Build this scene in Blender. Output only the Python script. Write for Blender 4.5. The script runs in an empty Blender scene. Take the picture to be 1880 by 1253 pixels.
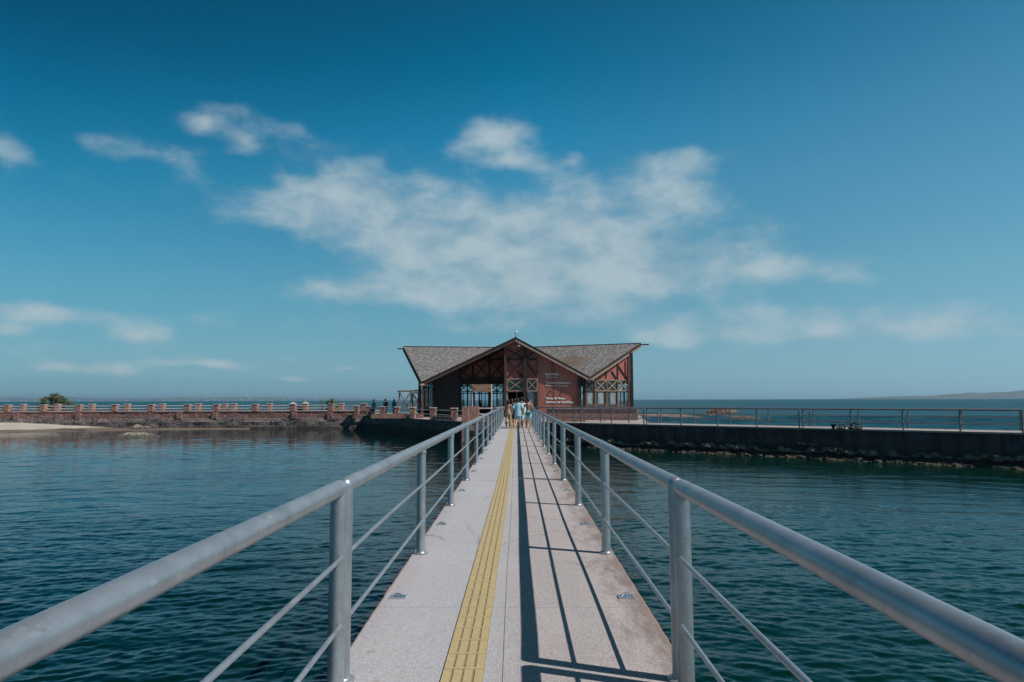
import bpy, bmesh, math, random
from mathutils import Vector, Matrix, noise
R = math.radians
rnd = random.Random(7)
scn = bpy.context.scene
col = scn.collection

# ------------------------------------------------------------------ camera
CAM = Vector((0.03, 0.0, 1.64))
cam_rot = (Matrix.Rotation(R(0.37), 3, 'Z') @ Matrix.Rotation(R(90 + 4.93), 3, 'X')
           @ Matrix.Rotation(R(-0.18), 3, 'Z'))
cd = bpy.data.cameras.new('camera')
cam = bpy.data.objects.new('camera', cd)
col.objects.link(cam)
cam.matrix_world = Matrix.Translation(CAM) @ cam_rot.to_4x4()
cd.sensor_width = 36.0
cd.lens = 24.0
cd.clip_start = 0.05
cd.clip_end = 60000
scn.camera = cam
FPX = 1253.33


def ray(px, py):
    return cam_rot @ Vector(((px - 940) / FPX, -(py - 626.5) / FPX, -1.0))


def P(px, py, Y):
    """point of the place seen at photo pixel (px, py) that lies Y metres down the walkway"""
    d = ray(px, py)
    return CAM + d * (Y / d.y)


def PW(px, py, a, b):
    """point on the vertical wall plane through plan points a, b"""
    d = ray(px, py)
    n = Vector((b[1] - a[1], -(b[0] - a[0]), 0))
    t = (Vector((a[0], a[1], 0)) - CAM).dot(n) / d.dot(n)
    return CAM + d * t


# ------------------------------------------------------------------ light
SUN_DIR = Vector((0.936 * math.cos(R(50.5)), -0.351 * math.cos(R(50.5)), math.sin(R(50.5)))).normalized()
sl = bpy.data.lights.new('sun', 'SUN')
sl.energy = 4.6
sl.angle = R(0.5)
sl.color = (1.0, 0.955, 0.91)
sun = bpy.data.objects.new('sun', sl)
col.objects.link(sun)
sun.rotation_euler = SUN_DIR.to_track_quat('Z', 'Y').to_euler()

scn.view_settings.view_transform = 'Standard'
scn.view_settings.look = 'None'
scn.view_settings.exposure = 0.0
scn.view_settings.gamma = 1.0


# ------------------------------------------------------------------ node helper
class NT:
    def __init__(s, tree):
        s.t = tree
        s.n = tree.nodes
        s.l = tree.links

    def new(s, typ, **kw):
        nd = s.n.new(typ)
        ins = kw.pop('ins', {})
        for k, v in kw.items():
            setattr(nd, k, v)
        for k, v in ins.items():
            s.set(nd, k, v)
        return nd

    def set(s, nd, k, v):
        sock = nd.inputs[k]
        if isinstance(v, bpy.types.NodeSocket):
            s.l.new(v, sock)
        else:
            if isinstance(v, (tuple, list)) and len(v) == 3 and sock.type == 'RGBA':
                v = (*v, 1)
            sock.default_value = v

    def math(s, op, a, b=0.0, c=0.0, clamp=False):
        return s.new('ShaderNodeMath', operation=op, use_clamp=clamp, ins={0: a, 1: b, 2: c}).outputs[0]

    def vmath(s, op, a, b=None, out=0, **kw):
        ins = {0: a}
        if b is not None:
            ins[1] = b
        return s.new('ShaderNodeVectorMath', operation=op, ins=ins).outputs[out]

    def mix(s, f, a, b, blend='MIX'):
        nd = s.new('ShaderNodeMix', data_type='RGBA', blend_type=blend)
        s.set(nd, 0, f)
        s.set(nd, 6, a if isinstance(a, bpy.types.NodeSocket) else (*a[:3], 1))
        s.set(nd, 7, b if isinstance(b, bpy.types.NodeSocket) else (*b[:3], 1))
        return nd.outputs[2]

    def noise(s, vec, scale, detail=4, rough=0.55, dist=0.0, out=0):
        return s.new('ShaderNodeTexNoise', ins={'Vector': vec, 'Scale': scale, 'Detail': detail,
                                                'Roughness': rough, 'Distortion': dist}).outputs[out]

    def ramp(s, f, stops):
        nd = s.new('ShaderNodeValToRGB', ins={0: f})
        e = nd.color_ramp.elements
        while len(e) < len(stops):
            e.new(0.5)
        for el, (p, c) in zip(e, stops):
            el.position = p
            el.color = (c, c, c, 1) if isinstance(c, (int, float)) else (*c, 1)
        return nd.outputs[0]

    def step(s, v, a, b):
        return s.new('ShaderNodeMapRange', interpolation_type='SMOOTHSTEP', clamp=True,
                     ins={0: v, 1: a, 2: b, 3: 0.0, 4: 1.0}).outputs[0]


# ------------------------------------------------------------------ world: sky with clouds
world = bpy.data.worlds.new('World')
scn.world = world
world.use_nodes = True
w = NT(world.node_tree)
w.n.clear()
sky = w.new('ShaderNodeTexSky', sky_type='NISHITA')
sky.sun_disc = False
sky.sun_elevation = R(50.5)
sky.sun_rotation = math.atan2(SUN_DIR.x, SUN_DIR.y)
sky.altitude = 0
sky.air_density = 1.0
sky.dust_density = 0.6
sky.ozone_density = 2.0
tc = w.new('ShaderNodeTexCoord').outputs['Generated']
sep = w.new('ShaderNodeSeparateXYZ', ins={0: w.vmath('NORMALIZE', tc)})
az = w.math('ARCTAN2', sep.outputs[0], sep.outputs[1])
el = w.math('ARCSINE', sep.outputs[2])
azel = w.new('ShaderNodeCombineXYZ', ins={0: az, 1: el}).outputs[0]


def azel_of(px, py):
    d = ray(px, py).normalized()
    return math.atan2(d.x, d.y), math.asin(d.z)


CLOUDS = [  # photo px centre, half sizes in px, strength
    (640, 360, 150, 50, 1.0), (520, 405, 90, 30, .8), (760, 430, 150, 60, .9), (900, 430, 170, 70, .82),
    (1080, 420, 170, 80, .85), (1010, 500, 230, 50, .95), (1230, 490, 200, 50, .8), (1420, 500, 160, 28, .62),
    (1230, 300, 110, 26, .7), (1240, 350, 100, 40, .7), (650, 530, 120, 22, .8), (880, 540, 200, 32, .72),
    (1000, 585, 180, 26, .4), (920, 250, 62, 32, .95), (950, 300, 70, 18, .8), (850, 275, 50, 16, .45),
    (1050, 285, 30, 14, .4), (412, 205, 50, 22, .56), (450, 272, 34, 16, .56), (370, 232, 26, 12, .5), (300, 272, 60, 16, .35), (540, 245, 30, 12, .42), (510, 240, 55, 18, .42),
    (345, 300, 40, 20, .42), (12, 262, 38, 26, .62), (182, 272, 40, 17, .55), (100, 300, 150, 40, .2), (365, 235, 36, 16, .42),
    (70, 568, 85, 18, .95), (0, 600, 30, 12, .7), (255, 615, 45, 16, .85), (120, 672, 46, 10, .65), (215, 676, 40, 10, .85),
    (415, 672, 40, 12, .85), (540, 687, 36, 8, .85), (635, 675, 30, 7, .8), (330, 665, 60, 7, .55), (560, 655, 160, 8, .3),
    (1500, 570, 190, 18, .5), (1620, 605, 320, 30, .70), (1330, 620, 150, 16, .45), (1250, 610, 130, 22, .5), (845, 607, 60, 14, .5), (380, 590, 260, 18, .32),
    (120, 640, 200, 22, .35), (700, 350, 420, 130, .22), (1000, 560, 520, 60, .25), (1460, 405, 90, 25, .22), (1330, 460, 60, 15, .4),
]
M = None
warp = w.new('ShaderNodeTexNoise', ins={'Vector': w.vmath('MULTIPLY', azel, (1, 1.5, 1)), 'Scale': 9.0, 'Detail': 4.0}).outputs[1]
wv = w.vmath('MULTIPLY', w.vmath('SUBTRACT', warp, (0.5, 0.5, 0.5)), (0.05, 0.034, 0))
pos = w.vmath('ADD', azel, wv)
for (cx, cy, rx, ry, s_) in CLOUDS:
    a, e = azel_of(cx, cy)
    d = w.vmath('SUBTRACT', pos, (a, e, 0))
    d = w.vmath('MULTIPLY', d, (FPX / rx, FPX / ry, 0))
    q = w.vmath('DOT_PRODUCT', d, d, out=1)
    g = w.math('MULTIPLY', w.math('EXPONENT', w.math('MULTIPLY', q, -1.0)), s_)
    M = g if M is None else w.math('ADD', M, w.math('MULTIPLY', g, w.math('SUBTRACT', 1.0, M, clamp=True)))
n1 = w.noise(w.vmath('MULTIPLY', azel, (1.0, 1.8, 1.0)), 10.0, 5, .50, .15)
n2 = w.noise(w.vmath('MULTIPLY', azel, (1.0, 1.6, 1.0)), 27.0, 6, .56, .3)
n3 = w.noise(w.vmath('MULTIPLY', pos, (1.0, 2.0, 1.0)), 60.0, 6, .62, .5)
nn = w.math('ADD', w.math('ADD', w.math('MULTIPLY', n1, 0.74), w.math('MULTIPLY', n2, 0.18)), w.math('MULTIPLY', n3, 0.08))
dens = w.math('ADD', w.math('MULTIPLY', M, 1.1), w.math('MULTIPLY', w.math('SUBTRACT', nn, 0.5), 2.1))
dens = w.math('MULTIPLY', w.step(dens, 0.22, 1.22), w.step(M, 0.04, 0.40))
dens = w.math('MULTIPLY', dens, 0.84)
# colour of the air: the sky texture, graded towards teal like the photograph's film look
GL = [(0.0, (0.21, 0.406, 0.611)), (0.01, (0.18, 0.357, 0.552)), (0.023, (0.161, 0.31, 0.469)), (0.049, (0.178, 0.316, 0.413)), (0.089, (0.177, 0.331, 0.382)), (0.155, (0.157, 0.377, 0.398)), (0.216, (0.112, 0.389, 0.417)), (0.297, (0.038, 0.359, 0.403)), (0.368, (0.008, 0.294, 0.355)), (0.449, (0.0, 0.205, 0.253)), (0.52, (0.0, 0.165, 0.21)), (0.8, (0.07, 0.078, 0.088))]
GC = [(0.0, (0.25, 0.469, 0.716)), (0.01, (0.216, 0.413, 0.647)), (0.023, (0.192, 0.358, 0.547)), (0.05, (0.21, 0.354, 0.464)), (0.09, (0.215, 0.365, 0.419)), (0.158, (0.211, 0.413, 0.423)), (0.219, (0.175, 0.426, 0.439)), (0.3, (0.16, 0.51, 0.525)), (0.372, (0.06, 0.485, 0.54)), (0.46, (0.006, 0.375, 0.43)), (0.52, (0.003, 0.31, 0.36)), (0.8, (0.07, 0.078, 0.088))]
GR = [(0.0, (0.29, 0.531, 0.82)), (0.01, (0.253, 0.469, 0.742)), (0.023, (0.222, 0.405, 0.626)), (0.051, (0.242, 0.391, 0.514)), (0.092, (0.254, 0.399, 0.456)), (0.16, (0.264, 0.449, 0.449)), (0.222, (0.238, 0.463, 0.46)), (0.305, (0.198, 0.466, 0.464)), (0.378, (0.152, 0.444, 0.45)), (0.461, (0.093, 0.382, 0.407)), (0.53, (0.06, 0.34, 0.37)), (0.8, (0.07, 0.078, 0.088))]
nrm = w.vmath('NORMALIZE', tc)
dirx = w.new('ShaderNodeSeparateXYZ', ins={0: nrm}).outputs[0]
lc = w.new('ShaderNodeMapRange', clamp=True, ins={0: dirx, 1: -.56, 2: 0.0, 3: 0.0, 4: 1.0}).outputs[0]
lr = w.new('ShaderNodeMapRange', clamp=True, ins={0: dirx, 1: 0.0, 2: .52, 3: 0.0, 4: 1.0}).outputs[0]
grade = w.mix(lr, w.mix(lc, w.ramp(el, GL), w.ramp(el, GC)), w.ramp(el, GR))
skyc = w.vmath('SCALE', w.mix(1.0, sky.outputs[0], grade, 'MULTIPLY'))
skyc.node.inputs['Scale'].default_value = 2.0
cl_col = w.mix(w.step(n1, .35, .62), (3.6, 4.7, 5.3), (4.5, 5.5, 5.9))
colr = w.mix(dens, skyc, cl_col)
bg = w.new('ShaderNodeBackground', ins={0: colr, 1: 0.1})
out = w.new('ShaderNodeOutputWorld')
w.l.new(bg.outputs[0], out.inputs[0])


# ------------------------------------------------------------------ materials
def new_mat(name):
    m = bpy.data.materials.new(name)
    m.use_nodes = True
    t = NT(m.node_tree)
    b = t.n['Principled BSDF']
    return m, t, b


def wpos(t):
    return t.new('ShaderNodeNewGeometry').outputs['Position']


def bump(t, b, h, dist, strength=1.0):
    nd = t.new('ShaderNodeBump', ins={'Height': h, 'Distance': dist, 'Strength': strength})
    t.l.new(nd.outputs[0], b.inputs['Normal'])
    return nd


def simple(name, c, rough=.7, metal=0.0, var=.18, scale=6.0, bmp=0.0, spec=.5):
    m, t, b = new_mat(name)
    oc = t.new('ShaderNodeTexCoord').outputs['Object']
    n = t.noise(oc, scale, 5, .6)
    lo = tuple(x * (1 - var) for x in c)
    hi = tuple(min(1, x * (1 + var)) for x in c)
    t.set(b, 'Base Color', t.mix(t.step(n, .3, .7), lo, hi))
    b.inputs['Roughness'].default_value = rough
    b.inputs['Metallic'].default_value = metal
    b.inputs['Specular IOR Level'].default_value = spec
    if bmp:
        bump(t, b, t.noise(oc, scale * 4, 4, .6), bmp)
    return m


def mk_deck():
    m, t, b = new_mat('exposed_aggregate_concrete')
    p = wpos(t)
    s = t.new('ShaderNodeSeparateXYZ', ins={0: p})
    grain = t.noise(p, 160, 3, .7)
    grain2 = t.new('ShaderNodeTexVoronoi', ins={'Vector': p, 'Scale': 210.0}).outputs['Color']
    big = t.noise(t.vmath('MULTIPLY', p, (1, .35, 1)), 1.6, 5, .6)
    ax = t.math('ABSOLUTE', s.outputs[0])
    c = t.mix(t.step(s.outputs[0], -.35, .25), (.355, .36, .385), (.325, .292, .283))
    c = t.mix(t.math('MULTIPLY', t.step(big, .4, .7), .35), c, (.42, .36, .34))
    g1 = t.ramp(grain, [(.28, .35), (.5, 1.0), (.72, 1.5)])
    c = t.mix(.9, c, g1, 'MULTIPLY')
    bw = t.new('ShaderNodeRGBToBW', ins={0: grain2}).outputs[0]
    c = t.mix(t.math('MULTIPLY', t.step(bw, .68, .80), .5), c, (.70, .64, .62))
    c = t.mix(t.math('MULTIPLY', t.step(bw, .30, .18), .6), c, (.14, .10, .10))
    # rust / weather stain near the edges
    st = t.noise(t.vmath('MULTIPLY', p, (1.5, .45, 1)), 3.4, 7, .75)
    edge = t.step(t.math('ADD', s.outputs[0], t.math('MULTIPLY', t.math('SUBTRACT', st, .5), 1.7)), .70, 1.12)
    c = t.mix(t.math('MULTIPLY', edge, .68), c, (.12, .08, .06))
    st2 = t.step(t.noise(p, 14, 6, .8), .52, .70)
    edge2 = t.math('MULTIPLY', t.step(ax, .86, 1.06), t.math('MULTIPLY_ADD', st2, .55, .1))
    c = t.mix(edge2, c, (.20, .11, .08))
    trim = t.step(t.math('ADD', t.math('ABSOLUTE', t.math('ADD', s.outputs[0], .015)), t.math('MULTIPLY', t.math('SUBTRACT', st2, .5), .02)), 1.050, 1.062)
    c = t.mix(t.math('MULTIPLY', trim, .75), c, (.27, .14, .11))
    # old speckled pitting in the right hand strip
    pit = t.math('MULTIPLY', t.step(t.noise(p, 75, 4, .8), .53, .66), t.step(s.outputs[0], .35, .9))
    c = t.mix(t.math('MULTIPLY', pit, .4), c, (.62, .52, .49))
    ck = t.new('ShaderNodeTexVoronoi', feature='DISTANCE_TO_EDGE', ins={'Vector': t.vmath('ADD', t.vmath('MULTIPLY', p, (1, .7, 1)), t.vmath('MULTIPLY', t.noise(p, 3.0, 5, .7, out=1), (.35, .35, 0))), 'Scale': .55}).outputs[0]
    ckm = t.math('MULTIPLY', t.step(ck, .0045, .0015), t.step(t.noise(p, .8, 2, .5), .50, .58))
    c = t.mix(t.math('MULTIPLY', ckm, .55), c, (.10, .08, .075))
    dp = t.math('MULTIPLY', t.step(t.noise(p, 26, 2, .5), .755, .775), .7)
    c = t.mix(dp, c, (.66, .66, .64))
    # faint drag marks and foot stains
    dr = t.noise(t.vmath('MULTIPLY', p, (5, .8, 1)), 4.0, 5, .65)
    c = t.mix(t.math('MULTIPLY', t.step(dr, .55, .75), .16), c, (.17, .14, .135))
    pt = t.step(t.noise(t.vmath('MULTIPLY', p, (1, .6, 1)), .9, 3, .5), .52, .60)
    c = t.mix(t.math('MULTIPLY', pt, .10), c, (.52, .50, .50))
    sp = t.noise(p, 9, 3, .5)
    c = t.mix(t.math('MULTIPLY', t.step(sp, .66, .72), .5), c, (.24, .17, .15))
    t.set(b, 'Base Color', c)
    b.inputs['Roughness'].default_value = .85
    bump(t, b, grain, .002)
    return m


def mk_metal(name, c=(.355, .385, .41), metal=.62, rough=.36):
    m, t, b = new_mat(name)
    p = wpos(t)
    n = t.noise(p, 7, 6, .65)
    n2 = t.noise(t.vmath('MULTIPLY', p, (1, .5, 1)), 28, 5, .7)
    cc = t.mix(t.step(n, .35, .7), tuple(x * .88 for x in c), tuple(x * 1.08 for x in c))
    cc = t.mix(t.math('MULTIPLY', t.step(n2, .57, .70), .45), cc, (.56, .55, .54))
    n4 = t.noise(t.vmath('MULTIPLY', p, (1, 1, .4)), 3.2, 7, .75)
    cc = t.mix(t.math('MULTIPLY', t.step(n4, .50, .66), .5), cc, tuple(x * .62 for x in c))
    n3 = t.noise(p, 60, 4, .7)
    cc = t.mix(t.math('MULTIPLY', t.step(n3, .65, .73), .6), cc, (.13, .08, .06))
    t.set(b, 'Base Color', cc)
    b.inputs['Metallic'].default_value = metal
    t.set(b, 'Roughness', t.math('MULTIPLY_ADD', n2, .22, rough - .08))
    bump(t, b, n2, .0008)
    return m


def mk_yellow():
    m, t, b = new_mat('tactile_yellow_rubber')
    p = wpos(t)
    n = t.noise(p, 12, 6, .7)
    c = t.mix(t.step(n, .35, .7), (.395, .31, .155), (.455, .365, .195))
    c = t.mix(t.math('MULTIPLY', t.step(t.noise(p, 60, 4, .7), .50, .68), .6), c, (.30, .22, .10))
    c = t.mix(t.math('MULTIPLY', t.step(t.noise(p, 2.3, 6, .7), .50, .72), .55), c, (.34, .27, .16))
    s = t.new('ShaderNodeSeparateXYZ', ins={0: p})
    tile = t.math('FRACT', t.math('DIVIDE', t.math('SUBTRACT', s.outputs[1], 3.99), .25))
    hsh = t.new('ShaderNodeTexWhiteNoise', noise_dimensions='1D',
                ins={'W': t.math('FLOOR', t.math('DIVIDE', t.math('SUBTRACT', s.outputs[1], 3.99), .25))}).outputs[0]
    c = t.mix(t.math('MULTIPLY', hsh, .22), c, (.40, .31, .13))
    t.set(b, 'Base Color', c)
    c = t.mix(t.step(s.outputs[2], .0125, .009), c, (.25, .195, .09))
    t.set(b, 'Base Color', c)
    b.inputs['Roughness'].default_value = .7
    return m


def mk_stone(name, cols, mortar, scale=2.2, low=None, zlow=(0, 0), mort_w=.05, dark_wet=None, proj='xz', bm_=.06):
    """rubble masonry: cell colours, mortar, optional second palette below a height"""
    m, t, b = new_mat(name)
    p = wpos(t)
    wz = t.vmath('ADD', p, t.vmath('MULTIPLY', t.vmath('SUBTRACT', t.noise(p, 1.5, 3, .5, out=1), (.5, .5, .5)), (.35, .35, .35)))
    q = t.vmath('MULTIPLY', wz, (1, 1, 1.35))
    v = t.new('ShaderNodeTexVoronoi', ins={'Vector': q, 'Scale': scale})
    ve = t.new('ShaderNodeTexVoronoi', feature='DISTANCE_TO_EDGE', ins={'Vector': q, 'Scale': scale})
    bw = t.new('ShaderNodeSeparateColor', ins={0: v.outputs['Color']})
    c = t.ramp(bw.outputs[0], [(i / (len(cols) - 1), cc) for i, cc in enumerate(cols)])
    if low:
        c2 = t.ramp(bw.outputs[1], [(i / (len(low) - 1), cc) for i, cc in enumerate(low)])
        s = t.new('ShaderNodeSeparateXYZ', ins={0: p})
        zz = t.math('ADD', s.outputs[2], t.math('MULTIPLY', t.math('SUBTRACT', t.noise(p, .5, 4, .6), .5), .9))
        c = t.mix(t.step(zz, zlow[1], zlow[0]), c, c2)
    g = t.noise(p, 9, 5, .7)
    c = t.mix(.7, c, t.ramp(g, [(.3, .55), (.7, 1.3)]), 'MULTIPLY')
    mt = t.step(ve.outputs[0], mort_w, mort_w * .35)
    c = t.mix(mt, c, mortar)
    if dark_wet is not None:
        s = t.new('ShaderNodeSeparateXYZ', ins={0: p})
        zz = t.math('ADD', s.outputs[2], t.math('MULTIPLY', t.math('SUBTRACT', t.noise(p, .9, 5, .7), .5), .7))
        c = t.mix(t.math('MULTIPLY', t.step(zz, dark_wet + .35, dark_wet - .1), .88), c, (.02, .02, .018))
    t.set(b, 'Base Color', c)
    b.inputs['Roughness'].default_value = .9
    h = t.math('ADD', t.step(ve.outputs[0], 0, .12), t.math('MULTIPLY', g, .4))
    bump(t, b, h, bm_)
    return m


def mk_stained():
    """pier side: dark stained concrete with runs and blotches"""
    m, t, b = new_mat('stained_pier_concrete')
    p = wpos(t)
    s = t.new('ShaderNodeSeparateXYZ', ins={0: p})
    run = t.noise(t.vmath('MULTIPLY', p, (1, 1, .12)), 2.2, 6, .7)
    blot = t.noise(p, 1.1, 6, .65)
    c = t.mix(t.step(run, .35, .7), (.060, .032, .036), (.15, .085, .088))
    c = t.mix(t.math('MULTIPLY', t.step(blot, .52, .72), .6), c, (.09, .12, .14))
    zz = t.math('ADD', s.outputs[2], t.math('MULTIPLY', t.math('SUBTRACT', t.noise(p, .8, 5, .7), .5), .7))
    c = t.mix(t.math('MULTIPLY', t.step(zz, -.75, -1.3), .85), c, (.02, .025, .025))
    sp = t.noise(p, 5, 4, .6)
    c = t.mix(t.math('MULTIPLY', t.step(sp, .66, .74), .6), c, (.28, .25, .25))
    jx = t.math('FRACT', t.math('DIVIDE', t.math('ADD', s.outputs[0], t.math('MULTIPLY', sp, .06)), 2.05))
    c = t.mix(t.math('MULTIPLY', t.step(jx, .985, .993), .8), c, (.015, .012, .015))
    alg = t.noise(t.vmath('MULTIPLY', p, (1, 1, .25)), 1.3, 6, .7)
    c = t.mix(t.math('MULTIPLY', t.math('MULTIPLY', t.step(alg, .52, .66), t.step(s.outputs[2], -.3, -.9)), .6), c, (.07, .085, .05))
    t.set(b, 'Base Color', c)
    b.inputs['Roughness'].default_value = .9
    bump(t, b, t.noise(p, 4, 6, .7), .08)
    return m


def mk_rock(name, a, c_, wet=-1.5):
    m, t, b = new_mat(name)
    p = wpos(t)
    s = t.new('ShaderNodeSeparateXYZ', ins={0: p})
    n = t.noise(p, 2.5, 8, .7)
    c = t.mix(t.step(n, .35, .68), a, c_)
    zz = t.math('ADD', s.outputs[2], t.math('MULTIPLY', t.math('SUBTRACT', t.noise(p, 2, 5, .7), .5), .35))
    c = t.mix(t.math('MULTIPLY', t.step(zz, wet + .2, wet), .8), c, (.03, .025, .018))
    t.set(b, 'Base Color', c)
    b.inputs['Roughness'].default_value = .92
    bump(t, b, n, .12)
    return m


def mk_sand():
    m, t, b = new_mat('pale_beach_sand')
    p = wpos(t)
    s = t.new('ShaderNodeSeparateXYZ', ins={0: p})
    n = t.noise(t.vmath('MULTIPLY', p, (.5, 1, 1)), .8, 7, .7)
    c = t.mix(t.step(n, .35, .7), (.35, .32, .265), (.46, .42, .35))
    zz = t.math('ADD', s.outputs[2], t.math('MULTIPLY', t.math('SUBTRACT', n, .5), .25))
    c = t.mix(t.step(zz, -1.36, -1.52), c, (.13, .095, .075))
    t.set(b, 'Base Color', c)
    b.inputs['Roughness'].default_value = .95
    bump(t, b, n, .05)
    return m


def mk_shingle():
    m, t, b = new_mat('weathered_wood_shingles')
    uv = t.new('ShaderNodeTexCoord').outputs['UV']
    br = t.new('ShaderNodeTexBrick', ins={'Vector': uv, 'Color1': (.25, .25, .25), 'Color2': (.85, .85, .85), 'Mortar': (.05, .05, .05),
                                          'Scale': 1.0, 'Mortar Size': .016, 'Brick Width': .17, 'Row Height': .24, 'Bias': -.1})
    br.offset = .5
    n = t.noise(uv, 1.2, 6, .7)
    n2 = t.noise(uv, 14, 4, .8)
    n3 = t.noise(uv, 5, 3, .6)
    f = t.math('ADD', t.math('MULTIPLY', br.outputs[0], .62), t.math('MULTIPLY', n3, .30))
    c = t.ramp(f, [(.10, (.04, .037, .037)), (.30, (.105, .098, .096)), (.50, (.195, .185, .180)), (.74, (.335, .325, .31))])
    c = t.mix(t.math('MULTIPLY', t.step(n, .45, .75), .3), c, (.30, .27, .22))
    wp = wpos(t)
    d = t.vmath('MULTIPLY', t.vmath('SUBTRACT', wp, tuple(MOSS)), (.55, .0, 1.2))
    q = t.vmath('LENGTH', d, out=1)
    mo = t.step(t.math('ADD', q, t.math('MULTIPLY', t.math('SUBTRACT', t.noise(wp, 1.6, 5, .7), .5), 1.6)), 1.05, .35)
    c = t.mix(t.math('MULTIPLY', mo, .7), c, (.12, .075, .04))
    t.set(b, 'Base Color', c)
    b.inputs['Roughness'].default_value = .85
    bump(t, b, br.outputs[0], .03)
    return m


def mk_wood(name, a, c_, axis=(1, 1, .15), rough=.75):
    m, t, b = new_mat(name)
    p = wpos(t)
    n = t.noise(t.vmath('MULTIPLY', p, axis), 9, 6, .7)
    t.set(b, 'Base Color', t.mix(t.step(n, .3, .7), a, c_))
    b.inputs['Roughness'].default_value = rough
    bump(t, b, n, .01)
    return m


def mk_red(name, a, c_, line=.12):
    m, t, b = new_mat(name)
    p = wpos(t)
    s = t.new('ShaderNodeSeparateXYZ', ins={0: p})
    n = t.noise(p, .9, 6, .65)
    c = t.mix(t.step(n, .3, .7), a, c_)
    fr = t.math('FRACT', t.math('DIVIDE', t.math('ADD', s.outputs[0], s.outputs[1]), line))
    c = t.mix(t.math('MULTIPLY', t.step(fr, .88, .97), .6), c, tuple(x * .35 for x in a))
    st = t.noise(t.vmath('MULTIPLY', p, (1, 1, .2)), 3, 5, .7)
    c = t.mix(t.math('MULTIPLY', t.step(st, .5, .75), .35), c, tuple(x * 1.5 for x in c_))
    t.set(b, 'Base Color', c)
    b.inputs['Roughness'].default_value = .8
    return m


def mk_glass():
    m, t, b = new_mat('window_glass')
    t.n.remove(b)
    tr = t.new('ShaderNodeBsdfTransparent', ins={0: (.80, .86, .88)})
    gl = t.new('ShaderNodeBsdfGlossy', ins={0: (.9, .95, 1), 'Roughness': .03})
    mx = t.new('ShaderNodeMixShader', ins={0: .10, 1: tr.outputs[0], 2: gl.outputs[0]})
    t.l.new(mx.outputs[0], t.n['Material Output'].inputs[0])
    return m


def mk_water():
    m, t, b = new_mat('sea_water')
    p = wpos(t)
    s = t.new('ShaderNodeSeparateXYZ', ins={0: p})
    X, Y = s.outputs[0], s.outputs[1]
    sea = t.step(t.math('ADD', Y, t.math('MULTIPLY', X, .814)), 60, 75)   # open sea beyond the pier
    far = t.step(Y, 88, 100)
    sea = t.math('MAXIMUM', t.math('MULTIPLY', sea, t.step(X, 4, 14)), far)
    patch = t.noise(t.vmath('MULTIPLY', p, (.6, 1, 1)), .045, 5, .6)
    deep = t.mix(t.step(X, -6, 8), (.0002, .012, .012), (.0005, .018, .0125))
    deep = t.mix(t.math('MULTIPLY', t.step(patch, .45, .7), .5), deep, (.0004, .021, .018))
    seac = t.mix(t.step(t.noise(t.vmath('MULTIPLY', p, (.25, 1, 1)), .02, 6, .65), .40, .62), (.001, .034, .052), (.002, .055, .068))
    seac = t.mix(t.math('MULTIPLY', t.step(Y, 160, 900), .75), seac, (.001, .045, .056))
    c = t.mix(sea, deep, seac)
    # shallows by the sand
    sh = t.math('MULTIPLY', t.step(X, -30, -50), t.step(Y, 62, 78))
    c = t.mix(t.math('MULTIPLY', t.math('MULTIPLY', sh, .6), t.math('SUBTRACT', 1.0, far)), c, (.035, .07, .07))
    # small breaking crests on the open sea
    cr = t.noise(t.vmath('MULTIPLY', p, (.35, 1.2, 1)), .35, 5, .75)
    crest = t.math('MULTIPLY', t.math('MULTIPLY', t.step(cr, .71, .76), sea), t.step(Y, 700, 150))
    c = t.mix(t.math('MULTIPLY', crest, .8), c, (.5, .55, .56))
    t.set(b, 'Base Color', c)
    b.inputs['IOR'].default_value = 1.333
    t.set(b, 'Roughness', t.math('MULTIPLY_ADD', sea, .36, .04))
    # waves, crests lying across the view with a slight slant
    arc = t.math('MULTIPLY', t.math('SQRT', t.math('ADD', t.math('MULTIPLY', X, X), 9.0)), .22)
    p = t.vmath('ADD', p, t.new('ShaderNodeCombineXYZ', ins={1: arc}).outputs[0])
    rot = t.new('ShaderNodeVectorRotate', rotation_type='Z_AXIS', ins={0: p, 'Angle': R(-5)}).outputs[0]
    rot2 = t.new('ShaderNodeVectorRotate', rotation_type='Z_AXIS', ins={0: p, 'Angle': R(7)}).outputs[0]
    w1 = t.noise(t.vmath('MULTIPLY', rot, (.5, 1.15, 1)), 1.3, 3, .5, .4)
    w3 = t.noise(t.vmath('MULTIPLY', rot2, (.6, 1.2, 1)), 9.0, 3, .6, .3)
    near = t.math('MULTIPLY', t.math('MULTIPLY', w3, .010), t.step(Y, 60, 20))
    h = t.math('ADD', near, t.math('MULTIPLY', w1, .035))
    calm = t.math('MULTIPLY_ADD', t.step(Y, 34, 72), -.75, 1.15)
    gust = t.math('MULTIPLY_ADD', t.step(t.noise(t.vmath('MULTIPLY', p, (.5, 1, 1)), .12, 4, .6), .35, .65), .6, .55)
    amp = t.math('MULTIPLY', t.math('MULTIPLY', calm, gust), 1.0)
    amp = t.math('ADD', t.math('MULTIPLY', amp, t.math('SUBTRACT', 1.0, sea)), t.math('MULTIPLY', sea, 4.5))
    bn = bump(t, b, t.math('MULTIPLY', h, amp), 1.0)
    return m


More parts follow.
